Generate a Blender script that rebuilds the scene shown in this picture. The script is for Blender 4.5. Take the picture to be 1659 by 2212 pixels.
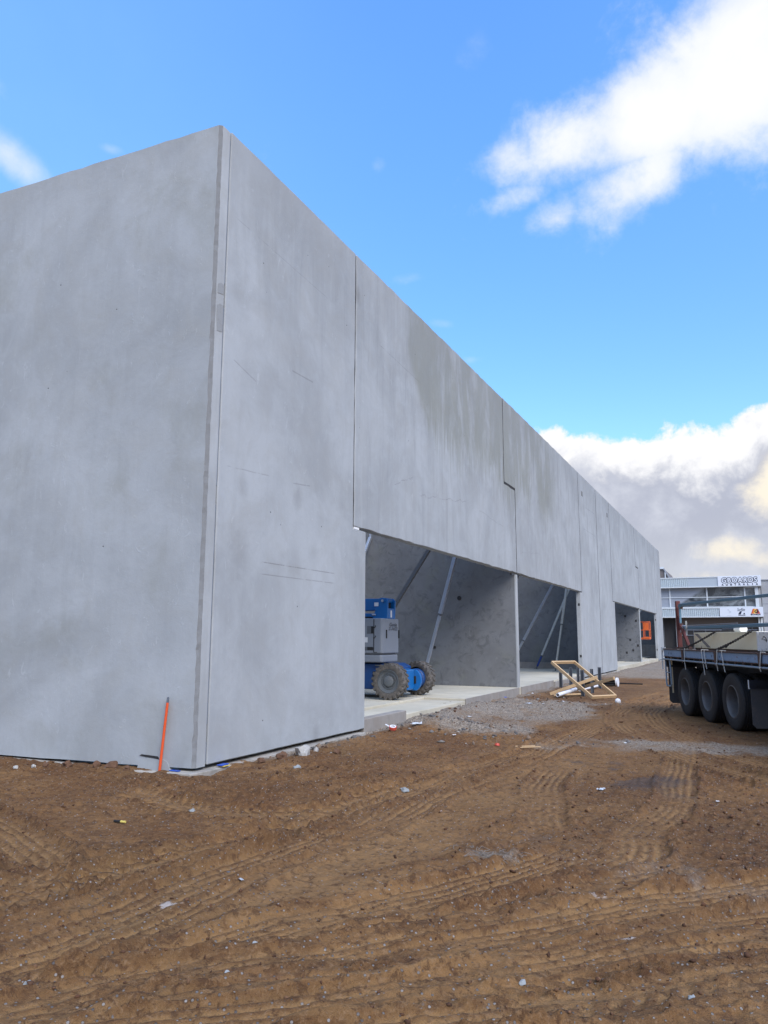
import bpy, bmesh, math, random
import numpy as np
from mathutils import Vector, Matrix

for o in list(bpy.data.objects):
    bpy.data.objects.remove(o)
scene = bpy.context.scene
COL = scene.collection
rnd = random.Random(7)
rad = math.radians

# ------------------------------------------------------------------ camera
YAW, PITCH, ROLL = 0.441953, 0.164712, 0.003362
cam_d = bpy.data.cameras.new('camera')
cam = bpy.data.objects.new('camera', cam_d)
COL.objects.link(cam)
fw = Vector((-math.sin(YAW) * math.cos(PITCH), math.cos(YAW) * math.cos(PITCH), math.sin(PITCH)))
rt = Vector((math.cos(YAW), math.sin(YAW), 0.0))
up = rt.cross(fw)
rt2 = rt * math.cos(ROLL) + up * math.sin(ROLL)
up2 = rt2.cross(fw)
M = Matrix((rt2, up2, -fw)).transposed().to_4x4()
M.translation = (0, 0, 1.6)
cam.matrix_world = M
cam_d.sensor_fit = 'VERTICAL'
cam_d.sensor_height = 36.0
cam_d.lens = 36.0 * 1640.0 / 2212.0
cam_d.clip_start = 0.05
cam_d.clip_end = 2000
scene.camera = cam

# ------------------------------------------------------------------ render settings
scene.render.engine = 'CYCLES'
scene.render.resolution_x, scene.render.resolution_y = 768, 1024
scene.view_settings.view_transform = 'Standard'
scene.view_settings.look = 'None'
scene.view_settings.gamma = 1.0
scene.view_settings.use_curve_mapping = False
EXPOSURE = 1.15
scene.view_settings.exposure = EXPOSURE
scene.cycles.max_bounces = 6
scene.cycles.diffuse_bounces = 4

# ------------------------------------------------------------------ sun: thin cloud, very soft
SUN_AZ, SUN_EL = 128.0, 44.0     # azimuth clockwise from +Y (behind the camera, to its right)
sd = bpy.data.lights.new('sun', 'SUN')
sd.energy = 1.4
sd.angle = rad(40)
sd.color = (1.0, 0.97, 0.93)
sun = bpy.data.objects.new('sun', sd)
COL.objects.link(sun)
sdir = Vector((math.sin(rad(SUN_AZ)) * math.cos(rad(SUN_EL)), math.cos(rad(SUN_AZ)) * math.cos(rad(SUN_EL)), math.sin(rad(SUN_EL))))
sun.rotation_euler = (-sdir).to_track_quat('-Z', 'Y').to_euler()


# ------------------------------------------------------------------ node helper
class NT:
    def __init__(self, tree):
        self.t = tree
        tree.nodes.clear()

    def node(self, kind, **kw):
        n = self.t.nodes.new(kind)
        for k, v in kw.items():
            setattr(n, k, v)
        return n

    def put(self, sock, v):
        if isinstance(v, bpy.types.NodeSocket):
            self.t.links.new(v, sock)
        elif v is not None:
            if hasattr(sock.default_value, '__len__') and not hasattr(v, '__len__'):
                v = [v] * len(sock.default_value)
            if hasattr(sock.default_value, '__len__') and len(sock.default_value) == 4 and len(v) == 3:
                v = (*v, 1.0)
            sock.default_value = v

    def m(self, op, a, b=None, c=None, clamp=False):
        n = self.node('ShaderNodeMath', operation=op, use_clamp=clamp)
        self.put(n.inputs[0], a)
        if b is not None:
            self.put(n.inputs[1], b)
        if c is not None:
            self.put(n.inputs[2], c)
        return n.outputs[0]

    def add(self, a, b): return self.m('ADD', a, b)
    def sub(self, a, b): return self.m('SUBTRACT', a, b)
    def mul(self, a, b): return self.m('MULTIPLY', a, b)
    def mx(self, a, b): return self.m('MAXIMUM', a, b)

    def ss(self, v, lo, hi, a=0.0, b=1.0):
        n = self.node('ShaderNodeMapRange', interpolation_type='SMOOTHSTEP')
        for i, x in enumerate((v, lo, hi, a, b)):
            self.put(n.inputs[i], x)
        return n.outputs[0]

    def mix(self, f, a, b, mode='MIX'):
        n = self.node('ShaderNodeMix', data_type='RGBA', blend_type=mode)
        self.put(n.inputs[0], f)
        self.put(n.inputs[6], a)
        self.put(n.inputs[7], b)
        return n.outputs[2]

    def noise(self, vec, scale, detail=4.0, rough=0.55, dist=0.0, col=False, lac=2.0):
        n = self.node('ShaderNodeTexNoise')
        if vec is not None:
            self.t.links.new(vec, n.inputs['Vector'])
        n.inputs['Scale'].default_value = scale
        n.inputs['Detail'].default_value = detail
        n.inputs['Roughness'].default_value = rough
        n.inputs['Distortion'].default_value = dist
        n.inputs['Lacunarity'].default_value = lac
        return n.outputs[1] if col else n.outputs[0]

    def voro(self, vec, scale, feature='F1', out=0, rnd_=1.0):
        n = self.node('ShaderNodeTexVoronoi', feature=feature)
        self.t.links.new(vec, n.inputs['Vector'])
        n.inputs['Scale'].default_value = scale
        n.inputs['Randomness'].default_value = rnd_
        return n.outputs[out]

    def vscale(self, vec, s, off=(0, 0, 0)):
        n = self.node('ShaderNodeMapping')
        self.t.links.new(vec, n.inputs[0])
        n.inputs['Scale'].default_value = s
        n.inputs['Location'].default_value = off
        return n.outputs[0]

    def sep(self, vec):
        n = self.node('ShaderNodeSeparateXYZ')
        self.t.links.new(vec, n.inputs[0])
        return n.outputs

    def comb(self, x, y, z):
        n = self.node('ShaderNodeCombineXYZ')
        for i, v in enumerate((x, y, z)):
            self.put(n.inputs[i], v)
        return n.outputs[0]


# ------------------------------------------------------------------ world: Nishita sky with clouds in it
world = bpy.data.worlds.new('World')
scene.world = world
world.use_nodes = True
w = NT(world.node_tree)
SKY_STRENGTH = 0.15
K = 1.0 / SKY_STRENGTH / (2 ** EXPOSURE)          # a colour of K renders as display white
sky = w.node('ShaderNodeTexSky', sky_type='NISHITA')
sky.sun_disc = False
sky.sun_elevation = rad(SUN_EL)
sky.sun_rotation = rad(SUN_AZ)
sky.air_density = 1.0
sky.dust_density = 0.6
sky.ozone_density = 2.2
geo = w.node('ShaderNodeNewGeometry')
dirv = w.node('ShaderNodeVectorMath', operation='SCALE')
w.t.links.new(geo.outputs['Incoming'], dirv.inputs[0])
dirv.inputs['Scale'].default_value = -1.0
D = dirv.outputs[0]
dx, dy, dz = w.sep(D)
az = w.mul(w.m('ARCTAN2', dx, dy), 57.29578)
el = w.mul(w.m('ARCSINE', dz), 57.29578)
n_big = w.noise(D, 5.5, 7, 0.58, 0.25)
n_mid = w.noise(D, 13.0, 7, 0.6, 0.35)
n_fine = w.noise(D, 30.0, 6, 0.62, 0.2)


def ellipse(a0, e0, ra, re, rot=0.0, weight=1.0):
    c, s = math.cos(rad(rot)), math.sin(rad(rot))
    u0 = w.mul(w.sub(az, a0), 0.83)
    v0 = w.sub(el, e0)
    u = w.m('ADD', w.mul(u0, c / ra), w.mul(v0, s / ra))
    v = w.m('ADD', w.mul(u0, -s / re), w.mul(v0, c / re))
    d2 = w.add(w.mul(u, u), w.mul(v, v))
    return w.mul(w.m('EXPONENT', w.mul(d2, -0.8)), weight)


def summed(items):
    f = None
    for it in items:
        e = ellipse(*it)
        f = e if f is None else w.mx(f, e)
    return f


nz = w.add(w.mul(w.sub(n_mid, 0.5), 0.85), w.mul(w.sub(n_big, 0.5), 0.65))
nz = w.add(nz, w.mul(w.sub(n_fine, 0.5), 0.35))
f_big = summed([(6.0, 37.4, 9.0, 4.4, 16, 1.7), (-3.5, 35.4, 6.0, 3.2, 10, 1.35), (-9.8, 34.6, 5.2, 2.4, 8, 1.1),
                (-14.8, 34.0, 3.4, 1.7, 5, 0.86), (-5.6, 31.4, 5.0, 2.2, 25, 1.0), (-11.8, 29.9, 2.6, 1.5, 25, 0.86),
                (3.0, 32.0, 4.5, 1.8, 0, 0.6), (-14.8, 31.4, 3.2, 1.1, 10, 0.66)])
n_xf = w.noise(D, 75.0, 5, 0.65, 0.3)
nzb = w.add(nz, w.mul(w.sub(n_xf, 0.5), 0.22))
d_big = w.mul(w.ss(w.add(f_big, w.mul(nzb, 1.35)), 0.24, 1.08), w.ss(w.add(f_big, w.mul(nz, 0.8)), 0.5, 1.5, 0.74, 1.0))
f_wisp = summed([(-54.0, 31.0, 2.9, 1.2, -32, 0.62), (-57.0, 36.0, 2.5, 0.7, -35, 0.45), (-25.8, 34.0, 0.9, 0.8, 0, 0.42),
                 (-20.6, 23.3, 1.3, 0.5, -10, 0.42), (-18.5, 20.7, 1.0, 0.4, 0, 0.36), (-23.0, 26.6, 1.8, 0.6, 10, 0.36),
                 (-18.0, 40.5, 2.2, 1.5, 20, 0.42), (-47.0, 33.0, 1.0, 0.4, 0, 0.4)])
d_wisp = w.mul(w.ss(w.add(f_wisp, w.mul(nz, 0.7)), 0.18, 0.95), 0.85)
# cumulus bank low all round the horizon
top_n = w.noise(w.comb(w.mul(az, 0.055), 0.0, 0.37), 1.0, 1.5, 0.5)
el_top = w.add(14.7, w.mul(w.sub(top_n, 0.5), 7.0))
el_top = w.add(el_top, w.mul(w.ss(az, -1.0, 4.5), 2.0))
el_top = w.add(el_top, w.mul(w.ss(az, -2.0, -12.0), 1.7))
el_top = w.add(el_top, w.mul(w.sub(n_mid, 0.5), 3.4))
el_top = w.add(el_top, w.mul(w.sub(n_fine, 0.5), 2.6))
el_top = w.add(el_top, w.mul(w.sub(n_xf, 0.5), 0.9))
depth = w.sub(el_top, el)
d_bank = w.ss(depth, -0.25, 0.55)
# broken cumulus over the rest of the sky, away from the patch of clear blue in view
gen = w.ss(w.noise(D, 2.3, 8, 0.58, 0.3), 0.50, 0.64)
inview = w.mul(w.mul(w.ss(az, -82.0, -66.0), w.ss(az, 38.0, 20.0)), w.ss(el, 58.0, 48.0))
d_gen = w.mul(gen, w.sub(1.0, inview))
# colours (display-linear values, times K)
shade = w.ss(w.add(w.add(depth, w.mul(w.sub(n_big, 0.5), 5.0)), w.mul(w.sub(n_mid, 0.5), 7.5)), 0.9, 4.0)
grey = w.mix(w.ss(el, 3.0, 9.0), (0.62 * K, 0.65 * K, 0.72 * K), (0.50 * K, 0.53 * K, 0.64 * K))
grey = w.mix(w.ss(w.add(w.mul(n_big, 0.6), w.mul(n_mid, 0.4)), 0.42, 0.58), grey, (0.68 * K, 0.71 * K, 0.81 * K))
bank_c = w.mix(shade, (1.02 * K, 1.02 * K, 1.04 * K), grey)
glow = summed([(3.6, 10.8, 3.4, 2.2, 42, 0.95), (-0.8, 6.1, 2.0, 1.1, -10, 0.72), (3.5, 5.4, 3.2, 1.0, 0, 0.6), (-12.3, 12.5, 0.8, 0.9, -40, 0.8), (-4.0, 4.2, 3.4, 0.6, 0, 0.5)])
glow = w.ss(w.add(glow, w.mul(nzb, 1.7)), 0.25, 0.95)
bank_c = w.mix(glow, bank_c, (1.03 * K, 0.95 * K, 0.80 * K))
big_c = w.mix(w.ss(n_big, 0.35, 0.62), (0.90 * K, 0.94 * K, 1.02 * K), (1.05 * K, 1.05 * K, 1.05 * K))
hsv = w.node('ShaderNodeHueSaturation')
hsv.inputs['Saturation'].default_value = 1.25
hsv.inputs['Hue'].default_value = 0.506
hsv.inputs['Value'].default_value = 1.0
w.t.links.new(sky.outputs[0], hsv.inputs['Color'])
lift_ = w.node('ShaderNodeVectorMath', operation='SCALE')
w.t.links.new(hsv.outputs[0], lift_.inputs[0])
w.put(lift_.inputs['Scale'], w.ss(el, 10.0, 44.0, 0.93, 1.30))
c = lift_.outputs[0]
veil = w.mul(w.mul(w.ss(az, -14.0, -62.0), w.ss(az, -150.0, -100.0)), w.add(0.16, w.mul(n_big, 0.30)))
c = w.mix(veil, c, (0.36 * K, 0.70 * K, 1.02 * K))
c = w.mix(d_gen, c, (0.95 * K, 0.97 * K, 1.0 * K))
c = w.mix(d_wisp, c, (0.93 * K, 0.97 * K, 1.0 * K))
c = w.mix(d_big, c, big_c)
c = w.mix(d_bank, c, bank_c)
bg = w.node('ShaderNodeBackground')
w.t.links.new(c, bg.inputs['Color'])
bg.inputs['Strength'].default_value = SKY_STRENGTH
wo = w.node('ShaderNodeOutputWorld')
w.t.links.new(bg.outputs[0], wo.inputs[0])
try:
    world.cycles.sampling_method = 'MANUAL'
    world.cycles.sample_map_resolution = 512
except Exception:
    pass


# ------------------------------------------------------------------ materials
def new_mat(name):
    m = bpy.data.materials.new(name)
    m.use_nodes = True
    return m, NT(m.node_tree)


def finish(n, color, rough, metal=0.0, height=None, bump=0.3, dist=0.01, spec=0.5, coat=0.0):
    b = n.node('ShaderNodeBsdfPrincipled')
    n.put(b.inputs['Base Color'], color)
    n.put(b.inputs['Roughness'], rough)
    n.put(b.inputs['Metallic'], metal)
    n.put(b.inputs['Specular IOR Level'], spec)
    if coat:
        b.inputs['Coat Weight'].default_value = coat
    if height is not None:
        bp = n.node('ShaderNodeBump')
        bp.inputs['Strength'].default_value = bump
        bp.inputs['Distance'].default_value = dist
        n.put(bp.inputs['Height'], height)
        n.t.links.new(bp.outputs[0], b.inputs['Normal'])
    o = n.node('ShaderNodeOutputMaterial')
    n.t.links.new(b.outputs[0], o.inputs[0])
    return b


MATS = {}


def paint(name, col, rough=0.5, metal=0.0, dirt=0.35, dirt_col=(0.12, 0.09, 0.065), scale=6.0, rust=0.0, bump=0.15, spec=0.5, var=0.12):
    """A painted or plain surface with mottling, grime and optional rust."""
    m, n = new_mat(name)
    g = n.node('ShaderNodeTexCoord').outputs['Object']
    a = n.noise(g, scale, 6, 0.6, 0.2)
    f = n.noise(g, scale * 9, 4, 0.6)
    dark = tuple(x * (1 - var * 1.5) for x in col)
    lite = tuple(min(1, x * (1 + var)) for x in col)
    c = n.mix(a, dark, lite)
    if dirt:
        c = n.mix(n.mul(n.ss(n.add(n.mul(a, 0.55), n.mul(f, 0.45)), 0.46, 0.68), dirt), c, dirt_col)
    if rust:
        r1 = n.noise(g, scale * 1.7, 8, 0.68, 0.4)
        c = n.mix(n.ss(r1, 0.66 - rust * 0.25, 0.72 - rust * 0.2), c, n.mix(f, (0.10, 0.035, 0.018), (0.22, 0.10, 0.05)))
    finish(n, c, n.ss(a, 0.2, 0.8, max(0.05, rough - 0.1), min(1, rough + 0.15)), metal, n.add(n.mul(f, 0.5), a), bump, 0.004, spec)
    MATS[name] = m
    return m


def concrete(name, base, warm, streak=0.5, seed=0.0, stain=False, mottled=0.0, olive=0.0):
    """Off-form precast: cloudy laitance, trowel marks, run-off streaks, bug holes."""
    m, n = new_mat(name)
    pos = n.node('ShaderNodeNewGeometry').outputs['Position']
    p = n.vscale(pos, (1, 1, 1), (seed, seed * 1.7, seed * 0.6))
    X, Y, Z = n.sep(pos)
    cloud = n.noise(p, 0.45, 6, 0.62, 0.6)
    patch = n.noise(p, 1.7, 7, 0.62, 0.8)
    fine = n.noise(p, 14, 6, 0.65, 0.2)
    grit = n.noise(p, 90, 3, 0.6)
    ps = n.vscale(p, (2.4, 2.4, 0.22))
    run = n.noise(ps, 1.5, 7, 0.66, 0.5)
    run2 = n.noise(n.vscale(p, (7.5, 7.5, 0.55)), 1.2, 6, 0.65, 0.4)
    dark = tuple(b * 0.83 for b in base)
    lite = tuple(min(0.9, b * 1.10) for b in base)
    c = n.mix(n.ss(cloud, 0.30, 0.70), dark, lite)
    c = n.mix(n.mul(n.ss(patch, 0.42, 0.72), 0.38), c, warm)
    c = n.mix(n.mul(n.ss(patch, 0.50, 0.30), 0.34), c, lite)
    stk = n.ss(Y, 10.6, 12.6, streak * 0.35, streak) if stain else streak
    c = n.mix(n.mul(n.ss(run, 0.46, 0.72), stk), c, tuple(b * 0.66 for b in base))
    c = n.mix(n.mul(n.mul(n.ss(run2, 0.52, 0.74), stk), 0.8), c, tuple(min(.9, b * 1.2) for b in base))
    c = n.mix(n.mul(n.ss(fine, 0.50, 0.75), 0.20), c, dark)
    # pale trowel smears and small scabs
    sm = n.noise(n.vscale(p, (3.2, 3.2, 1.6), (4.2, 0, 1)), 2.2, 8, 0.72, 1.2)
    c = n.mix(n.mul(n.ss(sm, 0.60, 0.68), 0.34), c, tuple(min(0.9, b * 1.35) for b in base))
    if mottled:
        mm = n.noise(p, 3.1, 8, 0.7, 1.0)
        c = n.mix(n.mul(n.ss(mm, 0.50, 0.66), mottled), c, tuple(b * 0.45 for b in base))
        mm2 = n.noise(n.vscale(p, (1, 1, 1), (9, 3, 5)), 4.0, 8, 0.7, 0.8)
        c = n.mix(n.mul(n.ss(mm2, 0.60, 0.70), mottled * 0.8), c, tuple(min(.9, b * 1.6) for b in base))
    if stain:
        # damp, olive rain stain hanging from the parapet over panels two and three
        jag = n.mul(n.sub(run2, 0.5), 2.6)
        low = n.add(n.add(5.9, jag), n.mul(n.sub(n.noise(n.comb(n.mul(Y, 0.3), 0.0, 2.0), 1.0, 3), 0.5), 2.4))
        s1 = n.mul(n.ss(n.sub(Z, low), -0.45, 0.6), n.ss(n.add(Y, n.mul(n.sub(Z, 5.4), 0.75)), 15.45, 15.9))
        s1 = n.mul(s1, n.ss(Y, 29.0, 26.0))
        s1 = n.mul(s1, n.ss(n.noise(n.vscale(p, (1.1, 1.1, 0.35)), 1.1, 6, 0.65, 0.6), 0.36, 0.56))
        c = n.mix(n.mul(s1, 0.66), c, (0.225, 0.232, 0.196))
        top = n.mul(n.ss(n.add(Z, n.mul(n.sub(run, 0.5), 5.0)), 6.4, 8.4), 0.34)
        c = n.mix(top, c, tuple(b * 0.66 for b in base))
        # scuffs, hairline cracks and formwork lines (y0, z0, y1, z1, width, strength)
        for (y0, z0, y1, z1, wd, stg, wav) in [
                (8.83, 2.65, 11.02, 2.65, 0.012, 0.65, 0.0), (8.82, 2.48, 11.02, 2.49, 0.011, 0.55, 0.0),
                (7.98, 3.85, 9.01, 3.91, 0.012, 0.45, 0.02), (9.63, 3.92, 10.16, 3.97, 0.014, 0.5, 0.02),
                (7.94, 7.42, 10.92, 7.31, 0.009, 0.4, 0.01), (12.6, 7.23, 14.75, 7.10, 0.010, 0.5, 0.02),
                (9.53, 5.68, 10.19, 5.69, 0.018, 0.5, 0.0), (13.33, 4.59, 14.3, 4.91, 0.014, 0.5, 0.28),
                (14.58, 4.60, 17.74, 4.95, 0.014, 0.5, 0.28), (18.6, 4.9, 20.9, 4.75, 0.013, 0.4, 0.25),
                (33.6, 7.32, 35.87, 7.36, 0.02, 0.6, 0.0), (33.02, 6.30, 36.04, 6.31, 0.02, 0.45, 0.02),
                (8.05, 5.35, 8.62, 5.2, 0.014, 0.45, 0.02), (22.6, 4.2, 25.2, 4.4, 0.016, 0.3, 0.3)]:
            t = n.m('DIVIDE', n.sub(Y, y0), y1 - y0)
            zl = n.add(n.mul(t, z1 - z0), z0)
            if wav:
                zl = n.add(zl, n.mul(n.sub(n.noise(n.comb(n.mul(Y, 1.0), 0.0, z0), 3.0, 5, 0.6), 0.5), wav))
            dd = n.m('ABSOLUTE', n.sub(Z, zl))
            k = n.mul(n.mul(n.ss(dd, wd, wd * 0.3), n.ss(t, 0.0, 0.06)), n.ss(t, 1.0, 0.94))
            k = n.mul(k, n.ss(n.noise(n.comb(n.mul(Y, 1.0), z1, 0.0), 3.5, 4, 0.7), 0.36, 0.52))
            c = n.mix(n.mul(k, stg * 0.75), c, (0.14, 0.135, 0.13))
        for (y0, z0, r, stg) in [(8.36, 3.62, 0.16, 0.4), (9.78, 3.72, 0.17, 0.42), (8.30, 2.72, 0.30, 0.36), (10.45, 0.12, 0.16, 0.4),
                                 (9.75, 2.75, 0.22, 0.25), (11.72, 7.85, 0.14, 0.6), (26.53, 6.34, 0.25, 0.5), (10.3, 2.9, 0.2, .25)]:
            du = n.sub(Y, y0)
            dv = n.mul(n.sub(Z, z0), 0.7)
            q = n.m('SQRT', n.add(n.mul(du, du), n.mul(dv, dv)))
            q = n.add(q, n.mul(n.sub(n.noise(p, 6.0, 5, 0.65), 0.5), r * 1.2))
            c = n.mix(n.mul(n.ss(q, r * 1.15, 0.0), stg * 0.72), c, (0.16, 0.157, 0.15))
    if olive:
        c = n.mix(n.mul(n.ss(n.noise(p, 0.9, 5, 0.6, 0.5), 0.52, 0.7), olive), c, (0.20, 0.205, 0.16))
    # bug holes
    v = n.voro(p, 3.2, 'F1')
    hole = n.mul(n.ss(v, 0.045, 0.02), n.ss(n.noise(p, 1.3, 2), 0.46, 0.56))
    c = n.mix(n.mul(hole, 0.85), c, (0.03, 0.03, 0.03))
    h = n.add(n.add(n.mul(fine, 0.6), n.mul(patch, 1.1)), n.mul(grit, 0.18))
    h = n.sub(h, n.mul(hole, 1.5))
    h = n.add(h, n.mul(n.ss(sm, 0.60, 0.66), 0.25))
    finish(n, c, n.ss(patch, 0.3, 0.7, 0.72, 0.92), 0.0, h, 0.35, 0.012, 0.3)
    MATS[name] = m
    return m


concrete('concrete_front', (0.365, 0.383, 0.388), (0.318, 0.322, 0.310), 0.40, 0.0, stain=True)
concrete('concrete_end', (0.360, 0.387, 0.400), (0.328, 0.338, 0.326), 0.16, 11.3, olive=0.22)
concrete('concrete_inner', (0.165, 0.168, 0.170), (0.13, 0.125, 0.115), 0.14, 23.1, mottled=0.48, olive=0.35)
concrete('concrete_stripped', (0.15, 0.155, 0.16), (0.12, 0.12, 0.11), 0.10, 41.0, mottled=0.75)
concrete('concrete_slab', (0.52, 0.475, 0.37), (0.43, 0.385, 0.28), 0.10, 5.0, mottled=0.10)
concrete('concrete_edge', (0.29, 0.265, 0.235), (0.23, 0.18, 0.135), 0.35, 3.0, mottled=0.25)
concrete('concrete_strip', (0.385, 0.40, 0.40), (0.34, 0.345, 0.33), 0.3, 8.0)
concrete('concrete_footing', (0.36, 0.34, 0.30), (0.22, 0.14, 0.085), 0.3, 17.0, mottled=0.5)
concrete('concrete_far', (0.36, 0.37, 0.385), (0.33, 0.335, 0.34), 0.2, 2.0)
paint('chamfer_rough', (0.205, 0.212, 0.215), 0.95, scale=14, dirt=0.35, dirt_col=(.15,.15,.14), bump=0.9)
paint('patch_grey', (0.285, 0.295, 0.295), 0.9, scale=12)
paint('sealant', (0.17, 0.20, 0.245), 0.6, scale=3)
paint('joint_dark', (0.022, 0.022, 0.024), 0.9)
paint('shim_white', (0.80, 0.80, 0.78), 0.5, dirt=0.1)
paint('galvanised', (0.42, 0.46, 0.52), 0.42, 0.55, dirt=0.25, scale=9)
paint('prop_pale', (0.55, 0.56, 0.52), 0.55, 0.1, dirt=0.45, scale=9, rust=0.25)
paint('prop_dark', (0.14, 0.15, 0.16), 0.55, 0.3, dirt=0.4, scale=9)
paint('prop_blue', (0.02, 0.06, 0.28), 0.5)
paint('lift_blue', (0.005, 0.125, 0.37), 0.36, dirt=0.10, scale=3, var=0.06, bump=0.05)
paint('lift_blue_dark', (0.006, 0.055, 0.20), 0.45, dirt=0.25, scale=3, var=0.06)
paint('lift_grey', (0.205, 0.225, 0.255), 0.5, dirt=0.18, dirt_col=(0.3, 0.28, 0.25), scale=3, var=0.06, bump=0.06)
paint('lift_grey_dark', (0.10, 0.11, 0.125), 0.55, dirt=0.2, scale=3)
paint('black_gap', (0.012, 0.012, 0.013), 0.8, dirt=0.0)
paint('tyre_dusty', (0.085, 0.078, 0.07), 0.9, dirt=0.75, dirt_col=(0.22, 0.185, 0.15), scale=7, bump=0.4)
paint('tyre_black', (0.016, 0.017, 0.019), 0.75, dirt=0.5, dirt_col=(0.06, 0.05, 0.042), scale=5, bump=0.3)
paint('rim_grey', (0.13, 0.145, 0.155), 0.5, 0.2, dirt=0.5, scale=9)
paint('rim_steel', (0.15, 0.15, 0.15), 0.5, 0.3, dirt=0.6, dirt_col=(0.07, 0.055, 0.045), scale=8)
paint('label_white', (0.72, 0.72, 0.72), 0.5, dirt=0.15, scale=20)
paint('label_red', (0.45, 0.06, 0.05), 0.5, dirt=0.1)
paint('emboss', (0.085, 0.095, 0.11), 0.6, dirt=0.0)
paint('trailer_blue', (0.22, 0.33, 0.49), 0.5, 0.1, dirt=0.45, dirt_col=(0.10, 0.085, 0.075), scale=5, rust=0.30, bump=0.3)
paint('trailer_dark', (0.022, 0.026, 0.036), 0.6, 0.1, dirt=0.5, dirt_col=(0.07, 0.055, 0.045), scale=5, bump=0.2)
paint('trailer_rust', (0.10, 0.062, 0.05), 0.8, 0.1, dirt=0.5, scale=8, rust=0.4)
paint('rubber_flap', (0.065, 0.066, 0.07), 0.75, dirt=0.55, dirt_col=(0.13, 0.11, 0.09), scale=4)
paint('tube_blue', (0.24, 0.32, 0.40), 0.5, 0.2, dirt=0.4, scale=10)
paint('deck_timber', (0.15, 0.11, 0.08), 0.85, scale=6)
paint('cream_steel', (0.88, 0.77, 0.53), 0.5, dirt=0.22, dirt_col=(0.45, 0.38, 0.28), scale=2.2, var=0.05, rust=0.04)
paint('white_steel', (0.80, 0.80, 0.78), 0.5, dirt=0.35, dirt_col=(0.30, 0.29, 0.26), scale=5, rust=0.16, var=0.06)
paint('red_oxide', (0.115, 0.028, 0.024), 0.75, dirt=0.2, scale=7, rust=0.2)
paint('red_paint', (0.30, 0.02, 0.025), 0.55, dirt=0.2, scale=7)
paint('beam_bluegrey', (0.10, 0.20, 0.27), 0.5, 0.15, dirt=0.35, dirt_col=(0.22, 0.26, 0.27), scale=5)
paint('chain_steel', (0.055, 0.050, 0.047), 0.55, 0.6, dirt=0.4, scale=30)
paint('rope_pale', (0.50, 0.50, 0.46), 0.9, scale=40)
paint('timber', (0.58, 0.40, 0.215), 0.75, dirt=0.28, dirt_col=(0.30, 0.18, 0.09), scale=5)
paint('pvc_white', (0.74, 0.75, 0.77), 0.4, dirt=0.12, scale=6)
paint('post_steel', (0.10, 0.115, 0.135), 0.55, 0.4, dirt=0.35, scale=12)
paint('orange_pvc', (0.72, 0.095, 0.022), 0.45, dirt=0.10, scale=8, var=0.06)
paint('orange_paint', (0.72, 0.14, 0.03), 0.5, dirt=0.15, scale=4)
paint('grey_cap', (0.10, 0.12, 0.15), 0.6)
paint('plastic_blue', (0.02, 0.08, 0.42), 0.4, dirt=0.15)
paint('plastic_yellow', (0.65, 0.52, 0.12), 0.5, dirt=0.2)
paint('litter_white', (0.76, 0.77, 0.78), 0.6, dirt=0.15, scale=20)
paint('litter_pale', (0.50, 0.54, 0.58), 0.4, dirt=0.25, scale=14)
paint('litter_red', (0.55, 0.07, 0.04), 0.5)
paint('rock_pale', (0.40, 0.39, 0.36), 0.9, dirt=0.4, scale=20, bump=0.6)
paint('rock_grey', (0.27, 0.29, 0.29), 0.9, dirt=0.4, scale=20, bump=0.6)
paint('soil_lump', (0.12, 0.062, 0.034), 0.95, dirt=0.4, dirt_col=(0.05, 0.03, 0.02), scale=22, bump=0.8)
paint('cladding_white', (0.46, 0.53, 0.56), 0.45, dirt=0.12, scale=1.0, var=0.03)
paint('cladding_plain', (0.40, 0.46, 0.51), 0.5, dirt=0.1, scale=0.6, var=0.03)
paint('sign_white', (0.68, 0.72, 0.78), 0.4, dirt=0.04, scale=1, var=0.02)
paint('frame_white', (0.60, 0.64, 0.66), 0.4, dirt=0.05)
paint('sign_navy', (0.012, 0.020, 0.05), 0.5, dirt=0.0)
paint('sign_grey', (0.50, 0.55, 0.62), 0.5, dirt=0.0)
paint('sign_orange', (0.72, 0.20, 0.03), 0.5, dirt=0.0)
paint('sign_redorange', (0.55, 0.07, 0.03), 0.5, dirt=0.0)
paint('sign_yellow', (0.85, 0.52, 0.08), 0.5, dirt=0.0)
paint('soffit_dark', (0.16, 0.14, 0.13), 0.8)
paint('brick_dark', (0.10, 0.095, 0.095), 0.9, scale=1)
paint('roof_grey', (0.28, 0.30, 0.33), 0.6)
paint('twig', (0.20, 0.17, 0.14), 0.9, scale=30)

m, n = new_mat('window_glass')
g = n.node('ShaderNodeNewGeometry').outputs['Position']
X, Y, Z = n.sep(g)
a = n.noise(n.vscale(g, (0.55, 0.5, 1.0)), 1.0, 7, 0.68, 1.2)
inside = n.mix(n.ss(a, 0.40, 0.66), (0.035, 0.042, 0.05), (0.20, 0.22, 0.23))
sky_reflect = n.ss(n.sub(n.add(Z, 0.0), n.mul(n.add(X, 6.4), 0.62)), 5.15, 5.55)  # reflections painted into the pane colour: mottled tone, pale slanted sky band
inside = n.mix(n.mul(sky_reflect, 0.9), inside, (0.34, 0.37, 0.42))
finish(n, inside, 0.08, 0.0, None, spec=0.6)
MATS['window_glass'] = m
m, n = new_mat('dark_glass')
g = n.node('ShaderNodeNewGeometry').outputs['Position']
a = n.noise(n.vscale(g, (0.4, 0.4, 0.25)), 1.0, 5, 0.6, 0.6)
finish(n, n.mix(a, (0.02, 0.022, 0.026), (0.075, 0.068, 0.062)), 0.15, 0.0, None, spec=0.4)
MATS['dark_glass'] = m


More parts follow.
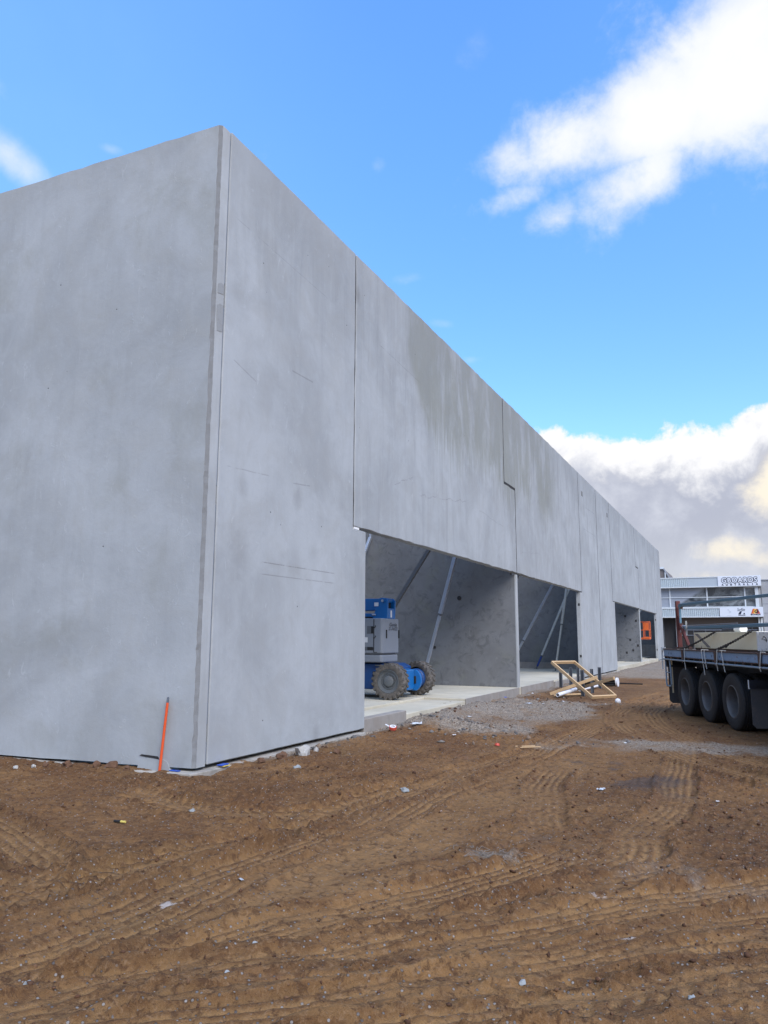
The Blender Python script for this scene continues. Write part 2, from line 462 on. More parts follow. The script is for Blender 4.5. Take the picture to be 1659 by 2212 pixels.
# ------------------------------------------------------------------ mesh building
class MB:
    def __init__(self):
        self.v, self.f = [], []

    def verts(self, vs, fs):
        o = len(self.v)
        self.v += [tuple(x) for x in vs]
        self.f += [tuple(i + o for i in f) for f in fs]
        return self

    def box(self, a, b):
        (x0, y0, z0), (x1, y1, z1) = [min(p, q) for p, q in zip(a, b)], [max(p, q) for p, q in zip(a, b)]
        return self.verts([(x0, y0, z0), (x1, y0, z0), (x1, y1, z0), (x0, y1, z0), (x0, y0, z1), (x1, y0, z1), (x1, y1, z1), (x0, y1, z1)],
                          [(0, 3, 2, 1), (4, 5, 6, 7), (0, 1, 5, 4), (1, 2, 6, 5), (2, 3, 7, 6), (3, 0, 4, 7)])

    def bar(self, p, q, wd, ht, upv=(0, 0, 1)):
        """A rectangular bar from p to q, wd wide and ht high."""
        p, q = Vector(p), Vector(q)
        d = (q - p).normalized()
        u = Vector(upv)
        s = d.cross(u)
        if s.length < 1e-4:
            s = d.cross(Vector((1, 0, 0)))
        s.normalize()
        u = s.cross(d).normalized()
        s, u = s * wd / 2, u * ht / 2
        vs = [p - s - u, p + s - u, p + s + u, p - s + u, q - s - u, q + s - u, q + s + u, q - s + u]
        return self.verts(vs, [(0, 1, 2, 3), (7, 6, 5, 4), (0, 4, 5, 1), (1, 5, 6, 2), (2, 6, 7, 3), (3, 7, 4, 0)])

    def tube(self, pts, r, seg=10, cap=True, closed=False):
        pts = [Vector(p) for p in pts]
        N = len(pts)
        rr = r if hasattr(r, '__len__') else [r] * N
        o = len(self.v)
        t0 = (pts[1] - pts[0]).normalized()
        u = t0.orthogonal().normalized()
        for i, p in enumerate(pts):
            if closed:
                t = (pts[(i + 1) % N] - pts[i - 1]).normalized()
            else:
                t = (pts[min(i + 1, N - 1)] - pts[max(i - 1, 0)]).normalized()
            u = (u - t * u.dot(t)).normalized()
            v = t.cross(u)
            for k in range(seg):
                a = 2 * math.pi * k / seg
                self.v.append(tuple(p + (u * math.cos(a) + v * math.sin(a)) * rr[i]))
        for i in range(N if closed else N - 1):
            j = (i + 1) % N
            for k in range(seg):
                k2 = (k + 1) % seg
                self.f.append((o + i * seg + k, o + i * seg + k2, o + j * seg + k2, o + j * seg + k))
        if cap and not closed:
            self.f.append(tuple(o + k for k in reversed(range(seg))))
            self.f.append(tuple(o + (N - 1) * seg + k for k in range(seg)))
        return self

    def lathe(self, prof, center, axis, seg=48):
        """prof: (radius, offset along axis) pairs, closed into a solid of revolution."""
        c, ax = Vector(center), Vector(axis).normalized()
        u = ax.orthogonal().normalized()
        v = ax.cross(u)
        o = len(self.v)
        for (r, h) in prof:
            for k in range(seg):
                a = 2 * math.pi * k / seg
                self.v.append(tuple(c + ax * h + (u * math.cos(a) + v * math.sin(a)) * max(r, 1e-4)))
        for i in range(len(prof) - 1):
            for k in range(seg):
                k2 = (k + 1) % seg
                self.f.append((o + i * seg + k, o + i * seg + k2, o + (i + 1) * seg + k2, o + (i + 1) * seg + k))
        return self

    def prism(self, poly, axis, a, b):
        """poly in the two other axes (cyclic order), extruded along axis 'x', 'y' or 'z' from a to b."""
        k = 'xyz'.index(axis)
        oth = [i for i in range(3) if i != k]
        N = len(poly)
        vs = []
        for h in (a, b):
            for (p, q) in poly:
                c = [0, 0, 0]
                c[k], c[oth[0]], c[oth[1]] = h, p, q
                vs.append(c)
        fs = [tuple(range(N)), tuple(reversed(range(N, 2 * N)))] + [(i, N + i, N + (i + 1) % N, (i + 1) % N) for i in range(N)]
        return self.verts(vs, fs)

    def build(self, name, mat, parent=None, bevel=0.0, smooth=False, seg=2):
        me = bpy.data.meshes.new(name)
        me.from_pydata(self.v, [], self.f)
        bm = bmesh.new()
        bm.from_mesh(me)
        bmesh.ops.recalc_face_normals(bm, faces=bm.faces)
        bm.to_mesh(me)
        bm.free()
        me.materials.append(MATS[mat] if isinstance(mat, str) else mat)
        o = bpy.data.objects.new(name, me)
        COL.objects.link(o)
        if parent:
            o.parent = parent
        if bevel:
            b = o.modifiers.new('bevel', 'BEVEL')
            b.width, b.segments, b.limit_method, b.angle_limit = bevel, seg, 'ANGLE', rad(35)
        if smooth:
            me.polygons.foreach_set('use_smooth', [True] * len(me.polygons))
            me.set_sharp_from_angle(angle=rad(38))
        return o


def tag(o, label=None, cat=None, group=None, kind=None):
    for k, v in (('label', label), ('category', cat), ('group', group), ('kind', kind)):
        if v:
            o[k] = v
    return o


def thing(name, label, cat, loc=(0, 0, 0), rz=0.0, group=None):
    o = bpy.data.objects.new(name, None)
    o.empty_display_size = 0.2
    COL.objects.link(o)
    o.location = loc
    o.rotation_euler = (0, 0, rz)
    return tag(o, label, cat, group)


def sub_empty(name, parent, loc=(0, 0, 0), rz=0.0):
    o = bpy.data.objects.new(name, None)
    COL.objects.link(o)
    o.parent = parent
    o.location = loc
    o.rotation_euler = (0, 0, rz)
    return o


def shift(mb, off):
    mb.v = [(a - off[0], b - off[1], c_ - off[2]) for a, b, c_ in mb.v]
    return mb


# ------------------------------------------------------------------ ground
def vnoise(x, y, freq, seed):
    r = np.random.RandomState(seed)
    L = r.rand(256, 256).astype(np.float32)
    fx, fy = x * freq + 1000.3, y * freq + 1000.7
    ix, iy = np.floor(fx).astype(int), np.floor(fy).astype(int)
    u, v = fx - ix, fy - iy
    u, v = u * u * u * (u * (u * 6 - 15) + 10), v * v * v * (v * (v * 6 - 15) + 10)
    a, b = L[ix & 255, iy & 255], L[(ix + 1) & 255, iy & 255]
    c_, d = L[ix & 255, (iy + 1) & 255], L[(ix + 1) & 255, (iy + 1) & 255]
    return (a * (1 - u) + b * u) * (1 - v) + (c_ * (1 - u) + d * u) * v


def fbm(x, y, freq, seed, octs=4, gain=0.5):
    s, a, t = 0.0, 1.0, 0.0
    for i in range(octs):
        s = s + a * vnoise(x, y, freq * 2 ** i, seed + i)
        t += a
        a *= gain
    return s / t - 0.5


def sstep(v, lo, hi):
    t = np.clip((v - lo) / (hi - lo), 0, 1)
    return t * t * (3 - 2 * t)


def smooth_path(pts, sub=8):
    P = [np.array(p, float) for p in pts]
    P = [2 * P[0] - P[1]] + P + [2 * P[-1] - P[-2]]
    out = []
    for i in range(1, len(P) - 2):
        for k in range(sub):
            t = k / sub
            out.append(0.5 * ((2 * P[i]) + (-P[i - 1] + P[i + 1]) * t + (2 * P[i - 1] - 5 * P[i] + 4 * P[i + 1] - P[i + 2]) * t * t + (-P[i - 1] + 3 * P[i] - 3 * P[i + 1] + P[i + 2]) * t ** 3))
    out.append(P[-2])
    return np.array(out)


# (path, half width, ribs, depth, lugged)
TRACKS = [
    ([(-3.45, 2.2), (-3.25, 3.3), (-3.17, 5.25), (-2.99, 6.35), (-2.99, 7.76), (-2.85, 9.97), (-2.75, 12.24), (-2.6, 15.5)], 0.25, 6, 0.014, False),
    ([(-4.25, 3.0), (-4.0, 4.33), (-3.84, 4.99), (-3.63, 5.81), (-3.54, 7.49), (-3.29, 8.92), (-3.0, 11.0), (-2.9, 13)], 0.22, 4, 0.018, True),
    ([(-2.95, 2.0), (-2.76, 2.87), (-2.45, 3.75), (-2.06, 4.36), (-1.56, 5.29), (-1.1, 6.4)], 0.24, 6, 0.013, False),
    ([(-3.3, 2.3), (-2.33, 3.24), (-1.78, 3.77), (-1.09, 4.59), (-0.4, 5.4), (0.5, 6.3)], 0.22, 6, 0.013, False),
    ([(-3.0, 2.0), (-2.0, 2.95), (-1.3, 3.55), (-0.5, 4.25), (0.4, 5.0)], 0.22, 6, 0.013, False),
    ([(-2.28, 10.26), (-2.19, 9.2), (-2.09, 8.48), (-1.74, 7.11), (-1.5, 6.4)], 0.20, 5, 0.008, False),
    ([(-1.0, 15), (-0.96, 13.15), (-0.82, 9.55), (-0.76, 8.01), (-0.88, 6.99), (-0.87, 6.23), (-1.1, 5.4)], 0.20, 5, 0.008, False),
    ([(1.4, 8.2), (0.1, 10.01), (-0.89, 11.61), (-2.1, 14.6), (-2.62, 17.5), (-2.74, 20.37), (-2.38, 24.15), (-1.6, 28.0)], 0.24, 5, 0.02, False),
    ([(1.5, 9.4), (0.13, 11.26), (-0.64, 12.74), (-1.5, 15.2), (-1.95, 17.4), (-2.02, 19.3), (-1.73, 22.2), (-1.0, 26.0)], 0.24, 5, 0.02, False),
    ([(-1.5, 3.4), (-0.73, 4.37), (0.0, 5.15), (1.0, 6.1)], 0.2, 5, 0.014, False),
    ([(-7.2, 5.3), (-5.83, 4.74), (-5.13, 4.44), (-4.6, 4.1), (-4.2, 3.3)], 0.22, 5, 0.016, False),
    ([(-2.3, 1.9), (-1.47, 3.0), (-0.75, 3.75), (0.1, 4.5)], 0.2, 5, 0.014, True),
    ([(-3.75, 2.3), (-3.5, 3.2), (-3.42, 4.2), (-3.3, 5.2), (-3.3, 6.6), (-3.2, 8.5), (-3.1, 11.0)], 0.16, 4, 0.012, False),
    ([(-3.1, 2.2), (-2.6, 3.1), (-2.1, 3.75), (-1.5, 4.5), (-0.9, 5.4), (-0.3, 6.4)], 0.15, 4, 0.011, False),
    ([(-2.7, 1.9), (-1.8, 2.75), (-1.0, 3.4), (-0.2, 4.05), (0.6, 4.7)], 0.15, 4, 0.011, False),
    ([(-6.4, 6.6), (-5.2, 6.15), (-4.3, 6.1), (-3.3, 6.6)], 0.25, 4, 0.012, True),
]


BERMS = [([(-2.95, 3.05), (-2.66, 3.4), (-2.25, 3.69), (-1.91, 4.04), (-1.5, 4.35)], .055, .024), ([(-2.74, 2.85), (-2.56, 3.02), (-2.33, 3.24), (-1.98, 3.52), (-1.6, 3.75)], .06, .026),
         ([(-3.3, 2.5), (-3.11, 2.6), (-3.02, 2.75)], .05, .024), ([(-2.85, 3.70), (-2.7, 3.97), (-2.40, 4.2)], .07, .022), ([(-4.2, 3.1), (-4.0, 3.51), (-3.96, 3.96), (-3.80, 4.3)], .06, .026),
         ([(-4.6, 4.4), (-4.35, 4.68), (-4.05, 5.2)], .08, .02), ([(-3.62, 4.2), (-3.48, 5.4), (-3.31, 6.25), (-3.22, 7.2)], .05, .02), ([(-2.5, 4.8), (-2.36, 5.01), (-2.12, 5.49), (-1.9, 6.0)], .06, .022),
         ([(-1.4, 4.6), (-1.22, 5.14)], .07, .02), ([(-.7, 3.95), (-.48, 4.16), (0.0, 4.65)], .06, .022), ([(-2.1, 4.05), (-1.98, 4.2), (-1.6, 4.62)], .05, .02),
         ([(-3.75, 5.2), (-3.60, 5.7), (-3.25, 6.9), (-2.95, 8.2), (-2.8, 10)], .06, .022), ([(-4.75, 3.6), (-4.6, 4.0), (-4.3, 4.35)], .07, .026),
         ([(-6.5, 7.0), (-5.6, 7.2), (-5.0, 7.9), (-4.4, 9.2), (-4.0, 10.6)], .22, .025), ([(-2.4, 14.5), (-1.6, 13.2), (-.3, 12.4)], .09, .03), ([(-5.2, 6.6), (-4.6, 7.0), (-4.0, 8.4)], .15, .02)]


def ground_fields(x, y):
    """height, and the share of gravel, damp, compacted and pale soil at x, y."""
    big = fbm(x, y, 0.18, 1, 3) * 0.10
    h = big + fbm(x, y, 0.9, 5, 4) * 0.055 + fbm(x, y, 5.0, 11, 4, 0.6) * 0.020
    near = sstep(y, 26.0, 14.0)
    rough = fbm(x, y, 1.1, 21, 3)
    lump = np.clip(fbm(x, y, 9.0, 31, 4, 0.65) + 0.10 * 1, 0, 1)
    clod = lump * (0.035 + 0.06 * sstep(rough, 0.0, 0.25)) * near
    fine = (fbm(x, y, 15.0, 41, 3, 0.75) * 0.030 + np.clip(fbm(x, y, 11.0, 45, 3, 0.7) - 0.04, 0, 1) * 0.06) * near
    comp = np.zeros_like(x)
    rel = np.zeros_like(x)
    loose = np.zeros_like(x)
    damped = np.zeros_like(x)
    for (pts, hw, ribs, dep, lug) in TRACKS:
        P = smooth_path(pts)
        lo, hi = P.min(0) - 0.8, P.max(0) + 0.8
        sel = np.where((x > lo[0]) & (x < hi[0]) & (y > lo[1]) & (y < hi[1]))[0]
        if not len(sel):
            continue
        xs, ys = x[sel], y[sel]
        best = np.full(len(sel), 9.0)
        sgn = np.zeros(len(sel))
        along = np.zeros(len(sel))
        acc = 0.0
        for i in range(len(P) - 1):
            d = P[i + 1] - P[i]
            L = np.hypot(*d)
            t = np.clip(((xs - P[i, 0]) * d[0] + (ys - P[i, 1]) * d[1]) / (L * L), 0, 1)
            ex, ey = xs - P[i, 0] - t * d[0], ys - P[i, 1] - t * d[1]
            q = np.hypot(ex, ey)
            k = q < best
            best[k] = q[k]
            sgn[k] = np.sign(d[0] * ey - d[1] * ex)[k]
            along[k] = (acc + t * L)[k]
            acc += L
        s = best * sgn + fbm(xs, ys, 1.2, 61, 2) * 0.08
        b = np.abs(s)
        env = sstep(b, hw, hw * 0.86)
        fade = sstep(along, 0.0, 0.8) * sstep(along, acc, acc - 0.8)
        patchy = sstep(fbm(xs, ys, 0.9, 71 + ribs, 3), -0.20, 0.06)
        env = env * fade * (0.40 + 0.60 * patchy)
        rib = np.cos(s / hw * math.pi * ribs)
        rib = np.sign(rib) * np.abs(rib) ** 0.6
        prof = rib * 0.5
        if lug:
            prof = 0.35 * prof + 0.6 * np.sign(np.sin((along + b * 0.9) * 2 * math.pi / 0.13)) * sstep(b, hw * 0.15, hw * 0.4)
        edge = np.exp(-((b - hw * 1.18) / (hw * 0.16)) ** 2) * fade
        rel[sel] = rel[sel] * (1 - env) + env * (prof * dep * 1.25 - dep * 1.3)
        rel[sel] += edge * (dep * 2.4 + 0.015 * patchy) * (0.4 + 1.2 * np.clip(fbm(xs, ys, 2.0, 81, 3) + 0.3, 0, 1))
        comp[sel] = comp[sel] * (1 - env) + env * np.clip(0.52 - 1.0 * prof, 0, 1)
        damped[sel] = np.maximum(damped[sel], env)
        loose[sel] = np.maximum(loose[sel], np.maximum(edge * 0.8 * patchy, env * np.clip(prof * 1.6 - 0.15, 0, 1) * 0.75))
    for (pts, wd, hh_) in BERMS:
        P = smooth_path(pts, 6)
        q = np.full(x.shape, 9.0)
        lo, hi = P.min(0) - 0.6, P.max(0) + 0.6
        sel = np.where((x > lo[0]) & (x < hi[0]) & (y > lo[1]) & (y < hi[1]))[0]
        xs, ys = x[sel] + 0.10 * fbm(x[sel], y[sel], 2.2, 201, 3), y[sel] + 0.10 * fbm(x[sel], y[sel], 2.2, 205, 3)
        b = np.full(len(sel), 9.0)
        for i in range(len(P) - 1):
            d = P[i + 1] - P[i]
            t = np.clip(((xs - P[i, 0]) * d[0] + (ys - P[i, 1]) * d[1]) / (d @ d), 0, 1)
            b = np.minimum(b, np.hypot(xs - P[i, 0] - t * d[0], ys - P[i, 1] - t * d[1]))
        k = np.exp(-(b / wd) ** 2)
        cl = np.clip(fbm(xs, ys, 9.0, 211, 4, 0.7) + 0.22, 0, 1)
        rel[sel] += k * hh_ * (0.35 + 2.2 * cl)
        loose[sel] = np.maximum(loose[sel], k * (0.55 + 1.2 * cl))
        damped[sel] *= 1 - np.clip(k * 1.3, 0, 1)
        comp[sel] *= 1 - np.clip(k * 1.5, 0, 1)
    # ground ironed flat by repeated passes: a broad swath from the near left to the haul road
    sw = np.exp(-((x + 2.75 - 0.03 * (y - 5)) / 1.0) ** 2) * sstep(y, 13.5, 10.0)
    sw = np.maximum(sw, np.exp(-((y - 3.1 - 0.75 * (x + 2.2)) / 0.85) ** 2) * sstep(x, 0.8, 0.0))
    sw = np.maximum(sw, sstep(y, 14.0, 16.5) * sstep(y, 30, 24) * sstep(x, -3.6, -2.6) * 0.9)
    sw = sw * np.clip(0.75 + 1.4 * fbm(x, y, 0.8, 221, 4), 0, 1)
    comp = np.maximum(comp, 0.62 * sw * (1 - np.clip(loose, 0, 1)) * (1 - damped))
    turned = sstep(fbm(x, y, 0.55, 231, 4), -0.02, 0.16) * (1 - np.clip(sw, 0, 1)) * (1 - damped)
    loose = np.clip(np.maximum(loose, 0.55 * turned), 0, 1)
    smoothk = (1 - 0.66 * np.clip(damped, 0, 1)) * (1 - 0.48 * np.clip(sw, 0, 1)) * (0.95 + 0.7 * loose)
    h = h + (clod + fine) * smoothk + rel
    # gravel apron in front of the openings, and the haul road
    gx = x + fbm(x, y, 0.5, 91, 3) * 2.2
    gy = y + fbm(x, y, 0.5, 95, 3) * 2.6
    apron = sstep(gx, -2.6, -3.6) * sstep(gy, 11.6, 12.9) * sstep(gy, 22.5, 18.8)
    band = np.exp(-((gy - (12.3 + 0.12 * gx)) / 1.3) ** 2) * sstep(gx, -3.4, -2.2) * np.clip(0.72 + 2.0 * fbm(x, y, 0.9, 171, 4), 0, 0.95)
    right = np.exp(-(((gx + 0.3) / 1.1) ** 2 + ((gy - 6.5) / 1.0) ** 2)) * 0.48 + np.exp(-(((gx + 2.6) / 1.0) ** 2 + ((gy - 7.5) / 0.9) ** 2)) * 0.25
    far = sstep(gy, 31.0, 35.5)
    wallg = np.exp(-((x + 6.0) / 0.55) ** 2) * sstep(y, 7.9, 9.2) * 0.75
    speck = np.clip(fbm(x, y, 0.8, 101, 4) + 0.02, 0, 1) * 0.55
    grav = np.clip(np.maximum.reduce([apron * (0.84 + 0.9 * fbm(x, y, 0.55, 151, 4)), band, right, far, wallg]) + speck, 0, 1)
    damp = np.exp(-((gy - (10.1 + 0.1 * gx)) / 0.55) ** 2) * sstep(x, -2.9, -2.2) * sstep(fbm(x, y, 1.3, 111, 4), -0.08, 0.14)
    damp = np.maximum(damp, np.exp(-(((x + 5.1) / 0.9) ** 2 + ((y - 13.3) / 0.55) ** 2)) * 0.8)  # dark spot at the rubble hollow, carried by the same mask
    pale = np.exp(-(((x + 3.31) / 0.10) ** 2 + ((y - 3.93) / 0.07) ** 2)) + np.exp(-(((x + 0.70) / 0.08) ** 2 + ((y - 4.55) / 0.05) ** 2)) * 0.8
    pale = pale + np.exp(-(((x + 0.93) / 0.12) ** 2 + ((y - 5.15) / 0.06) ** 2)) * 0.7 + np.exp(-(((x + 3.0) / 0.14) ** 2 + ((y - 4.5) / 0.05) ** 2)) * 0.5
    # rubble heaped in the apron, ramp against the slab, banks along the footings
    heap = np.exp(-(((x + 5.0) / 0.75) ** 2 + ((y - 13.1) / 0.6) ** 2)) * 0.16 + np.exp(-(((x + 4.0) / 1.0) ** 2 + ((y - 12.6) / 0.6) ** 2)) * 0.08
    h = h + heap * (0.7 + 1.3 * np.clip(fbm(x, y, 3.0, 121, 4) + 0.3, 0, 1)) + apron * np.clip(fbm(x, y, 5.0, 131, 4, 0.7), -0.25, 1) * 0.13
    ramp = sstep(x, -4.2, -6.15) * sstep(y, 13.5, 14.6) * sstep(y, 17.9, 17.0)
    h = h * (1 - 0.5 * ramp) + 0.145 * ramp
    bank = np.exp(-((x + 5.55) / 0.35) ** 2) * sstep(y, 7.6, 8.6) * sstep(y, 62, 60) * 0.05
    left = sstep(x, -5.9, -6.4)
    bank2 = np.exp(-((y - 7.22) / 0.22) ** 2) * left * 0.055 * np.clip(0.6 + 2.2 * fbm(x, y, 1.6, 141, 3), 0, 2)
    h = h + bank + bank2
    atwall = np.maximum(np.exp(-((x + 6.0) / 0.28) ** 2) * sstep(y, 7.4, 7.8), np.exp(-((y - 7.5) / 0.12) ** 2) * left)
    h = h * (1 - 0.6 * atwall) + (-0.012 + 0.16 * fbm(x, y, 1.7, 161, 4, 0.6)) * atwall
    tank = np.exp(-(((x + 1.79) / 0.25) ** 2 + ((y - 5.7) / 0.16) ** 2))
    grav = np.maximum(grav, tank * 0.8)
    under = (x < -6.35) & (y > 7.62) & (y < 65.6)
    h = np.where(under, -0.22, h)
    rr = np.hypot(x, y - 12)
    h = h * sstep(rr, 120.0, 40.0)
    flat = sstep(np.hypot(x - 1.0, y - 15.5), 6.5, 3.0)
    h = h * (1 - 0.6 * flat)
    return h, grav, damp, comp, pale, loose


def spaced(knots):
    out = [knots[0][0]]
    for (a, st0), (b, st1) in zip(knots, knots[1:]):
        p = a
        while p < b - 1e-6:
            t = (p - a) / (b - a)
            p = min(b, p + st0 * (1 - t) + st1 * t)
            if b - p < 0.3 * st1:
                p = b
            out.append(p)
    return np.array(out)


gxs = spaced([(-900, 200), (-60, 6), (-16, 0.4), (-9, 0.05), (-5.2, 0.024), (-4.2, 0.0155), (0.2, 0.0155), (1.2, 0.05), (5, 0.3), (60, 6), (900, 200)])
gys = spaced([(-900, 200), (-40, 6), (0.5, 0.5), (2.2, 0.02), (3.0, 0.0135), (6.0, 0.022), (12, 0.042), (20, 0.085), (40, 0.4), (100, 4), (900, 200)])
GX, GY = np.meshgrid(gxs, gys)
gx_, gy_ = GX.ravel(), GY.ravel()
H, GRAV, DAMP, COMP, PALE, LOOSE = ground_fields(gx_, gy_)
nx, ny = len(gxs), len(gys)
me = bpy.data.meshes.new('ground')
co = np.column_stack([gx_, gy_, H]).astype(np.float32)
ii = (np.arange(ny - 1)[:, None] * nx + np.arange(nx - 1)[None, :]).ravel()
quads = np.column_stack([ii, ii + 1, ii + 1 + nx, ii + nx]).astype(np.int32)
me.vertices.add(len(co))
me.vertices.foreach_set('co', co.ravel())
me.loops.add(quads.size)
me.loops.foreach_set('vertex_index', quads.ravel())
me.polygons.add(len(quads))
me.polygons.foreach_set('loop_start', np.arange(0, quads.size, 4, dtype=np.int32))
me.polygons.foreach_set('use_smooth', np.ones(len(quads), dtype=bool))
me.update(calc_edges=True)
for nm, arr in (('gravel', GRAV), ('damp', DAMP), ('compact', COMP), ('pale', PALE), ('loose', LOOSE)):
    at = me.attributes.new(nm, 'FLOAT', 'POINT')
    at.data.foreach_set('value', arr.astype(np.float32))
ground = bpy.data.objects.new('ground', me)
COL.objects.link(ground)
tag(ground, kind='structure', label='churned red brown building site soil with tyre tracks')

m, n = new_mat('site_soil')


def attr(nm):
    a_ = n.node('ShaderNodeAttribute', attribute_name=nm)
    return a_.outputs['Fac']


pos = n.node('ShaderNodeNewGeometry').outputs['Position']
s1 = n.noise(pos, 0.8, 8, 0.68, 0.6)
s2 = n.noise(pos, 5.0, 8, 0.70, 0.4)
s3 = n.noise(pos, 32.0, 6, 0.68, 0.2)
s4 = n.noise(pos, 120.0, 3, 0.6)
soil = n.mix(n.ss(s1, 0.35, 0.66), (0.140, 0.067, 0.027), (0.238, 0.128, 0.053))
soil = n.mix(n.mul(n.ss(s2, 0.46, 0.66), 0.60), soil, (0.082, 0.040, 0.020))
soil = n.mix(n.mul(n.ss(n.noise(n.vscale(pos, (1, 1, 1), (7, 3, 0)), 0.45, 5, 0.6, 0.5), 0.52, 0.72), 0.5), soil, (0.175, 0.108, 0.047))
soil = n.mix(n.mul(n.ss(n.noise(n.vscale(pos, (1, 1, 1), (2, 13, 0)), 1.3, 7, 0.7, 0.5), 0.60, 0.74), 0.55), soil, (0.20, 0.095, 0.062))
soil = n.mix(n.mul(attr('compact'), 0.78), soil, n.mix(s3, (0.250, 0.140, 0.058), (0.395, 0.236, 0.103)))
soil = n.mix(n.mul(attr('loose'), 0.62), soil, n.mix(s3, (0.052, 0.025, 0.012), (0.145, 0.076, 0.036)))
soil = n.mix(n.mul(n.ss(s3, 0.52, 0.66), 0.60), soil, (0.27, 0.165, 0.090))
soil = n.mix(n.mul(n.ss(n.noise(n.vscale(pos, (1, 1, 1), (3, 5, 0)), 17.0, 7, 0.72, 0.5), 0.52, 0.62), 0.72), soil, (0.070, 0.035, 0.018))
soil = n.mix(n.mul(n.ss(s4, 0.55, 0.72), 0.5), soil, (0.21, 0.14, 0.09))
mid_ = n.noise(n.vscale(pos, (1, 1, 1), (13, 1, 0)), 9.0, 8, 0.75, 0.8)
soil = n.mix(n.mul(n.ss(mid_, 0.52, 0.64), 0.55), soil, (0.075, 0.035, 0.018))
soil = n.mix(1.0, soil, (1.03, 1.03, 0.99), 'MULTIPLY')
gr = n.mix(n.ss(s3, 0.36, 0.66), (0.150, 0.122, 0.092), (0.39, 0.34, 0.275))
gr = n.mix(n.mul(n.ss(n.add(n.mul(s2, .5), n.mul(s1, .5)), 0.48, 0.60), 0.75), gr, (0.23, 0.155, 0.095))
gmask = n.ss(n.add(attr('gravel'), n.mul(n.sub(s2, 0.5), 1.1)), 0.34, 0.86)
col = n.mix(n.mul(gmask, 0.92), soil, gr)
vs_ = n.voro(pos, 46.0, 'F1')
vc = n.voro(pos, 46.0, 'F1', out=1)
rr_, gg_, bb_ = n.sep(vc)
peb = n.mul(n.ss(vs_, 0.36, 0.26), n.ss(n.add(rr_, n.mul(gmask, 0.35)), 0.80, 0.84))
pebc = n.mix(gg_, (0.11, 0.10, 0.095), (0.36, 0.33, 0.30))
col = n.mix(n.mul(peb, 0.9), col, pebc)
dm = n.ss(n.add(attr('damp'), n.mul(n.sub(s2, 0.5), 0.9)), 0.30, 0.80)
col = n.mix(n.mul(dm, 0.60), col, (0.045, 0.038, 0.034))
col = n.mix(n.ss(n.add(attr('pale'), n.mul(n.sub(s3, 0.5), 2.2)), 0.5, 1.0), col, (0.44, 0.38, 0.33))
hh = n.add(n.add(n.mul(s3, 1.0), n.mul(s2, 1.2)), n.mul(s4, 0.5))
hh = n.add(hh, n.mul(peb, 0.35))
finish(n, col, n.ss(dm, 0.0, 1.0, 0.95, 0.62), 0.0, hh, 1.0, 0.022, 0.2)
me.materials.append(m)
MATS['site_soil'] = m


def ground_z(x, y):
    return float(ground_fields(np.array([float(x)]), np.array([float(y)]))[0][0])


# loose stones and crumbs of soil: nobody could count them
ICO_V, ICO_F = [], []
_bm = bmesh.new()
bmesh.ops.create_icosphere(_bm, subdivisions=1, radius=1.0)
ICO_V = np.array([v.co[:] for v in _bm.verts])
ICO_F = np.array([[v.index for v in f.verts] for f in _bm.faces])
_bm.free()


def scatter(name, count, seed, size_fn, pal, label, keep=None, flat=0.65):
    r = np.random.RandomState(seed)
    t = r.rand(count) ** 0.85
    y = 2.3 * (23.0 / 2.3) ** t
    half = 0.62 * y + 1.2
    x = -0.47 * y + (r.rand(count) * 2 - 1) * half * 0.95
    ok = ~((x < -6.0) & (y > 7.4)) & (x < 1.5)
    if keep is not None:
        ok &= keep(x, y, r)
    x, y = x[ok], y[ok]
    z = ground_fields(x, y)[0]
    N = len(x)
    s = size_fn(r, x, y)
    V = ICO_V[None] * (1 + 0.42 * r.randn(N, len(ICO_V), 1).clip(-1.4, 1.4))
    sc = s[:, None, None] * (0.45 + 1.1 * r.rand(N, 1, 3)) * np.array([1, 1, flat])
    V = V * sc
    a_ = r.rand(N) * 6.28
    ca, sa = np.cos(a_)[:, None], np.sin(a_)[:, None]
    V = np.stack([V[..., 0] * ca - V[..., 1] * sa, V[..., 0] * sa + V[..., 1] * ca, V[..., 2]], -1)
    V = V + np.column_stack([x, y, z + s * 0.25])[:, None, :]
    F = ICO_F[None] + (np.arange(N) * len(ICO_V))[:, None, None]
    me_ = bpy.data.meshes.new(name)
    V, F = V.reshape(-1, 3).astype(np.float32), F.reshape(-1, 3).astype(np.int32)
    me_.vertices.add(len(V))
    me_.vertices.foreach_set('co', V.ravel())
    me_.loops.add(F.size)
    me_.loops.foreach_set('vertex_index', F.ravel())
    me_.polygons.add(len(F))
    me_.polygons.foreach_set('loop_start', np.arange(0, F.size, 3, dtype=np.int32))
    me_.update(calc_edges=True)
    pal = np.array(pal)
    cc = pal[r.randint(0, len(pal), N)] * (0.75 + 0.5 * r.rand(N, 1))
    cc = np.repeat(cc, len(ICO_V), 0)
    at_ = me_.attributes.new('tint', 'FLOAT_COLOR', 'POINT')
    at_.data.foreach_set('color', np.column_stack([cc, np.ones(len(cc))]).astype(np.float32).ravel())
    mm_, nn_ = new_mat(name)
    tint = nn_.node('ShaderNodeAttribute', attribute_name='tint').outputs['Color']
    pp = nn_.node('ShaderNodeNewGeometry').outputs['Position']
    finish(nn_, nn_.mix(nn_.mul(nn_.ss(nn_.noise(pp, 60, 4), 0.45, 0.7), 0.5), tint, (0.11, 0.06, 0.035)), 0.9, 0.0, nn_.noise(pp, 160, 3), 0.4, 0.004, 0.25)
    me_.materials.append(mm_)
    o = bpy.data.objects.new(name, me_)
    COL.objects.link(o)
    return tag(o, label, None, None, 'stuff')


def stone_size(r, x, y):
    return (0.0013 + 0.0052 * r.rand(len(x)) ** 5.0) * (0.6 + 0.13 * y)


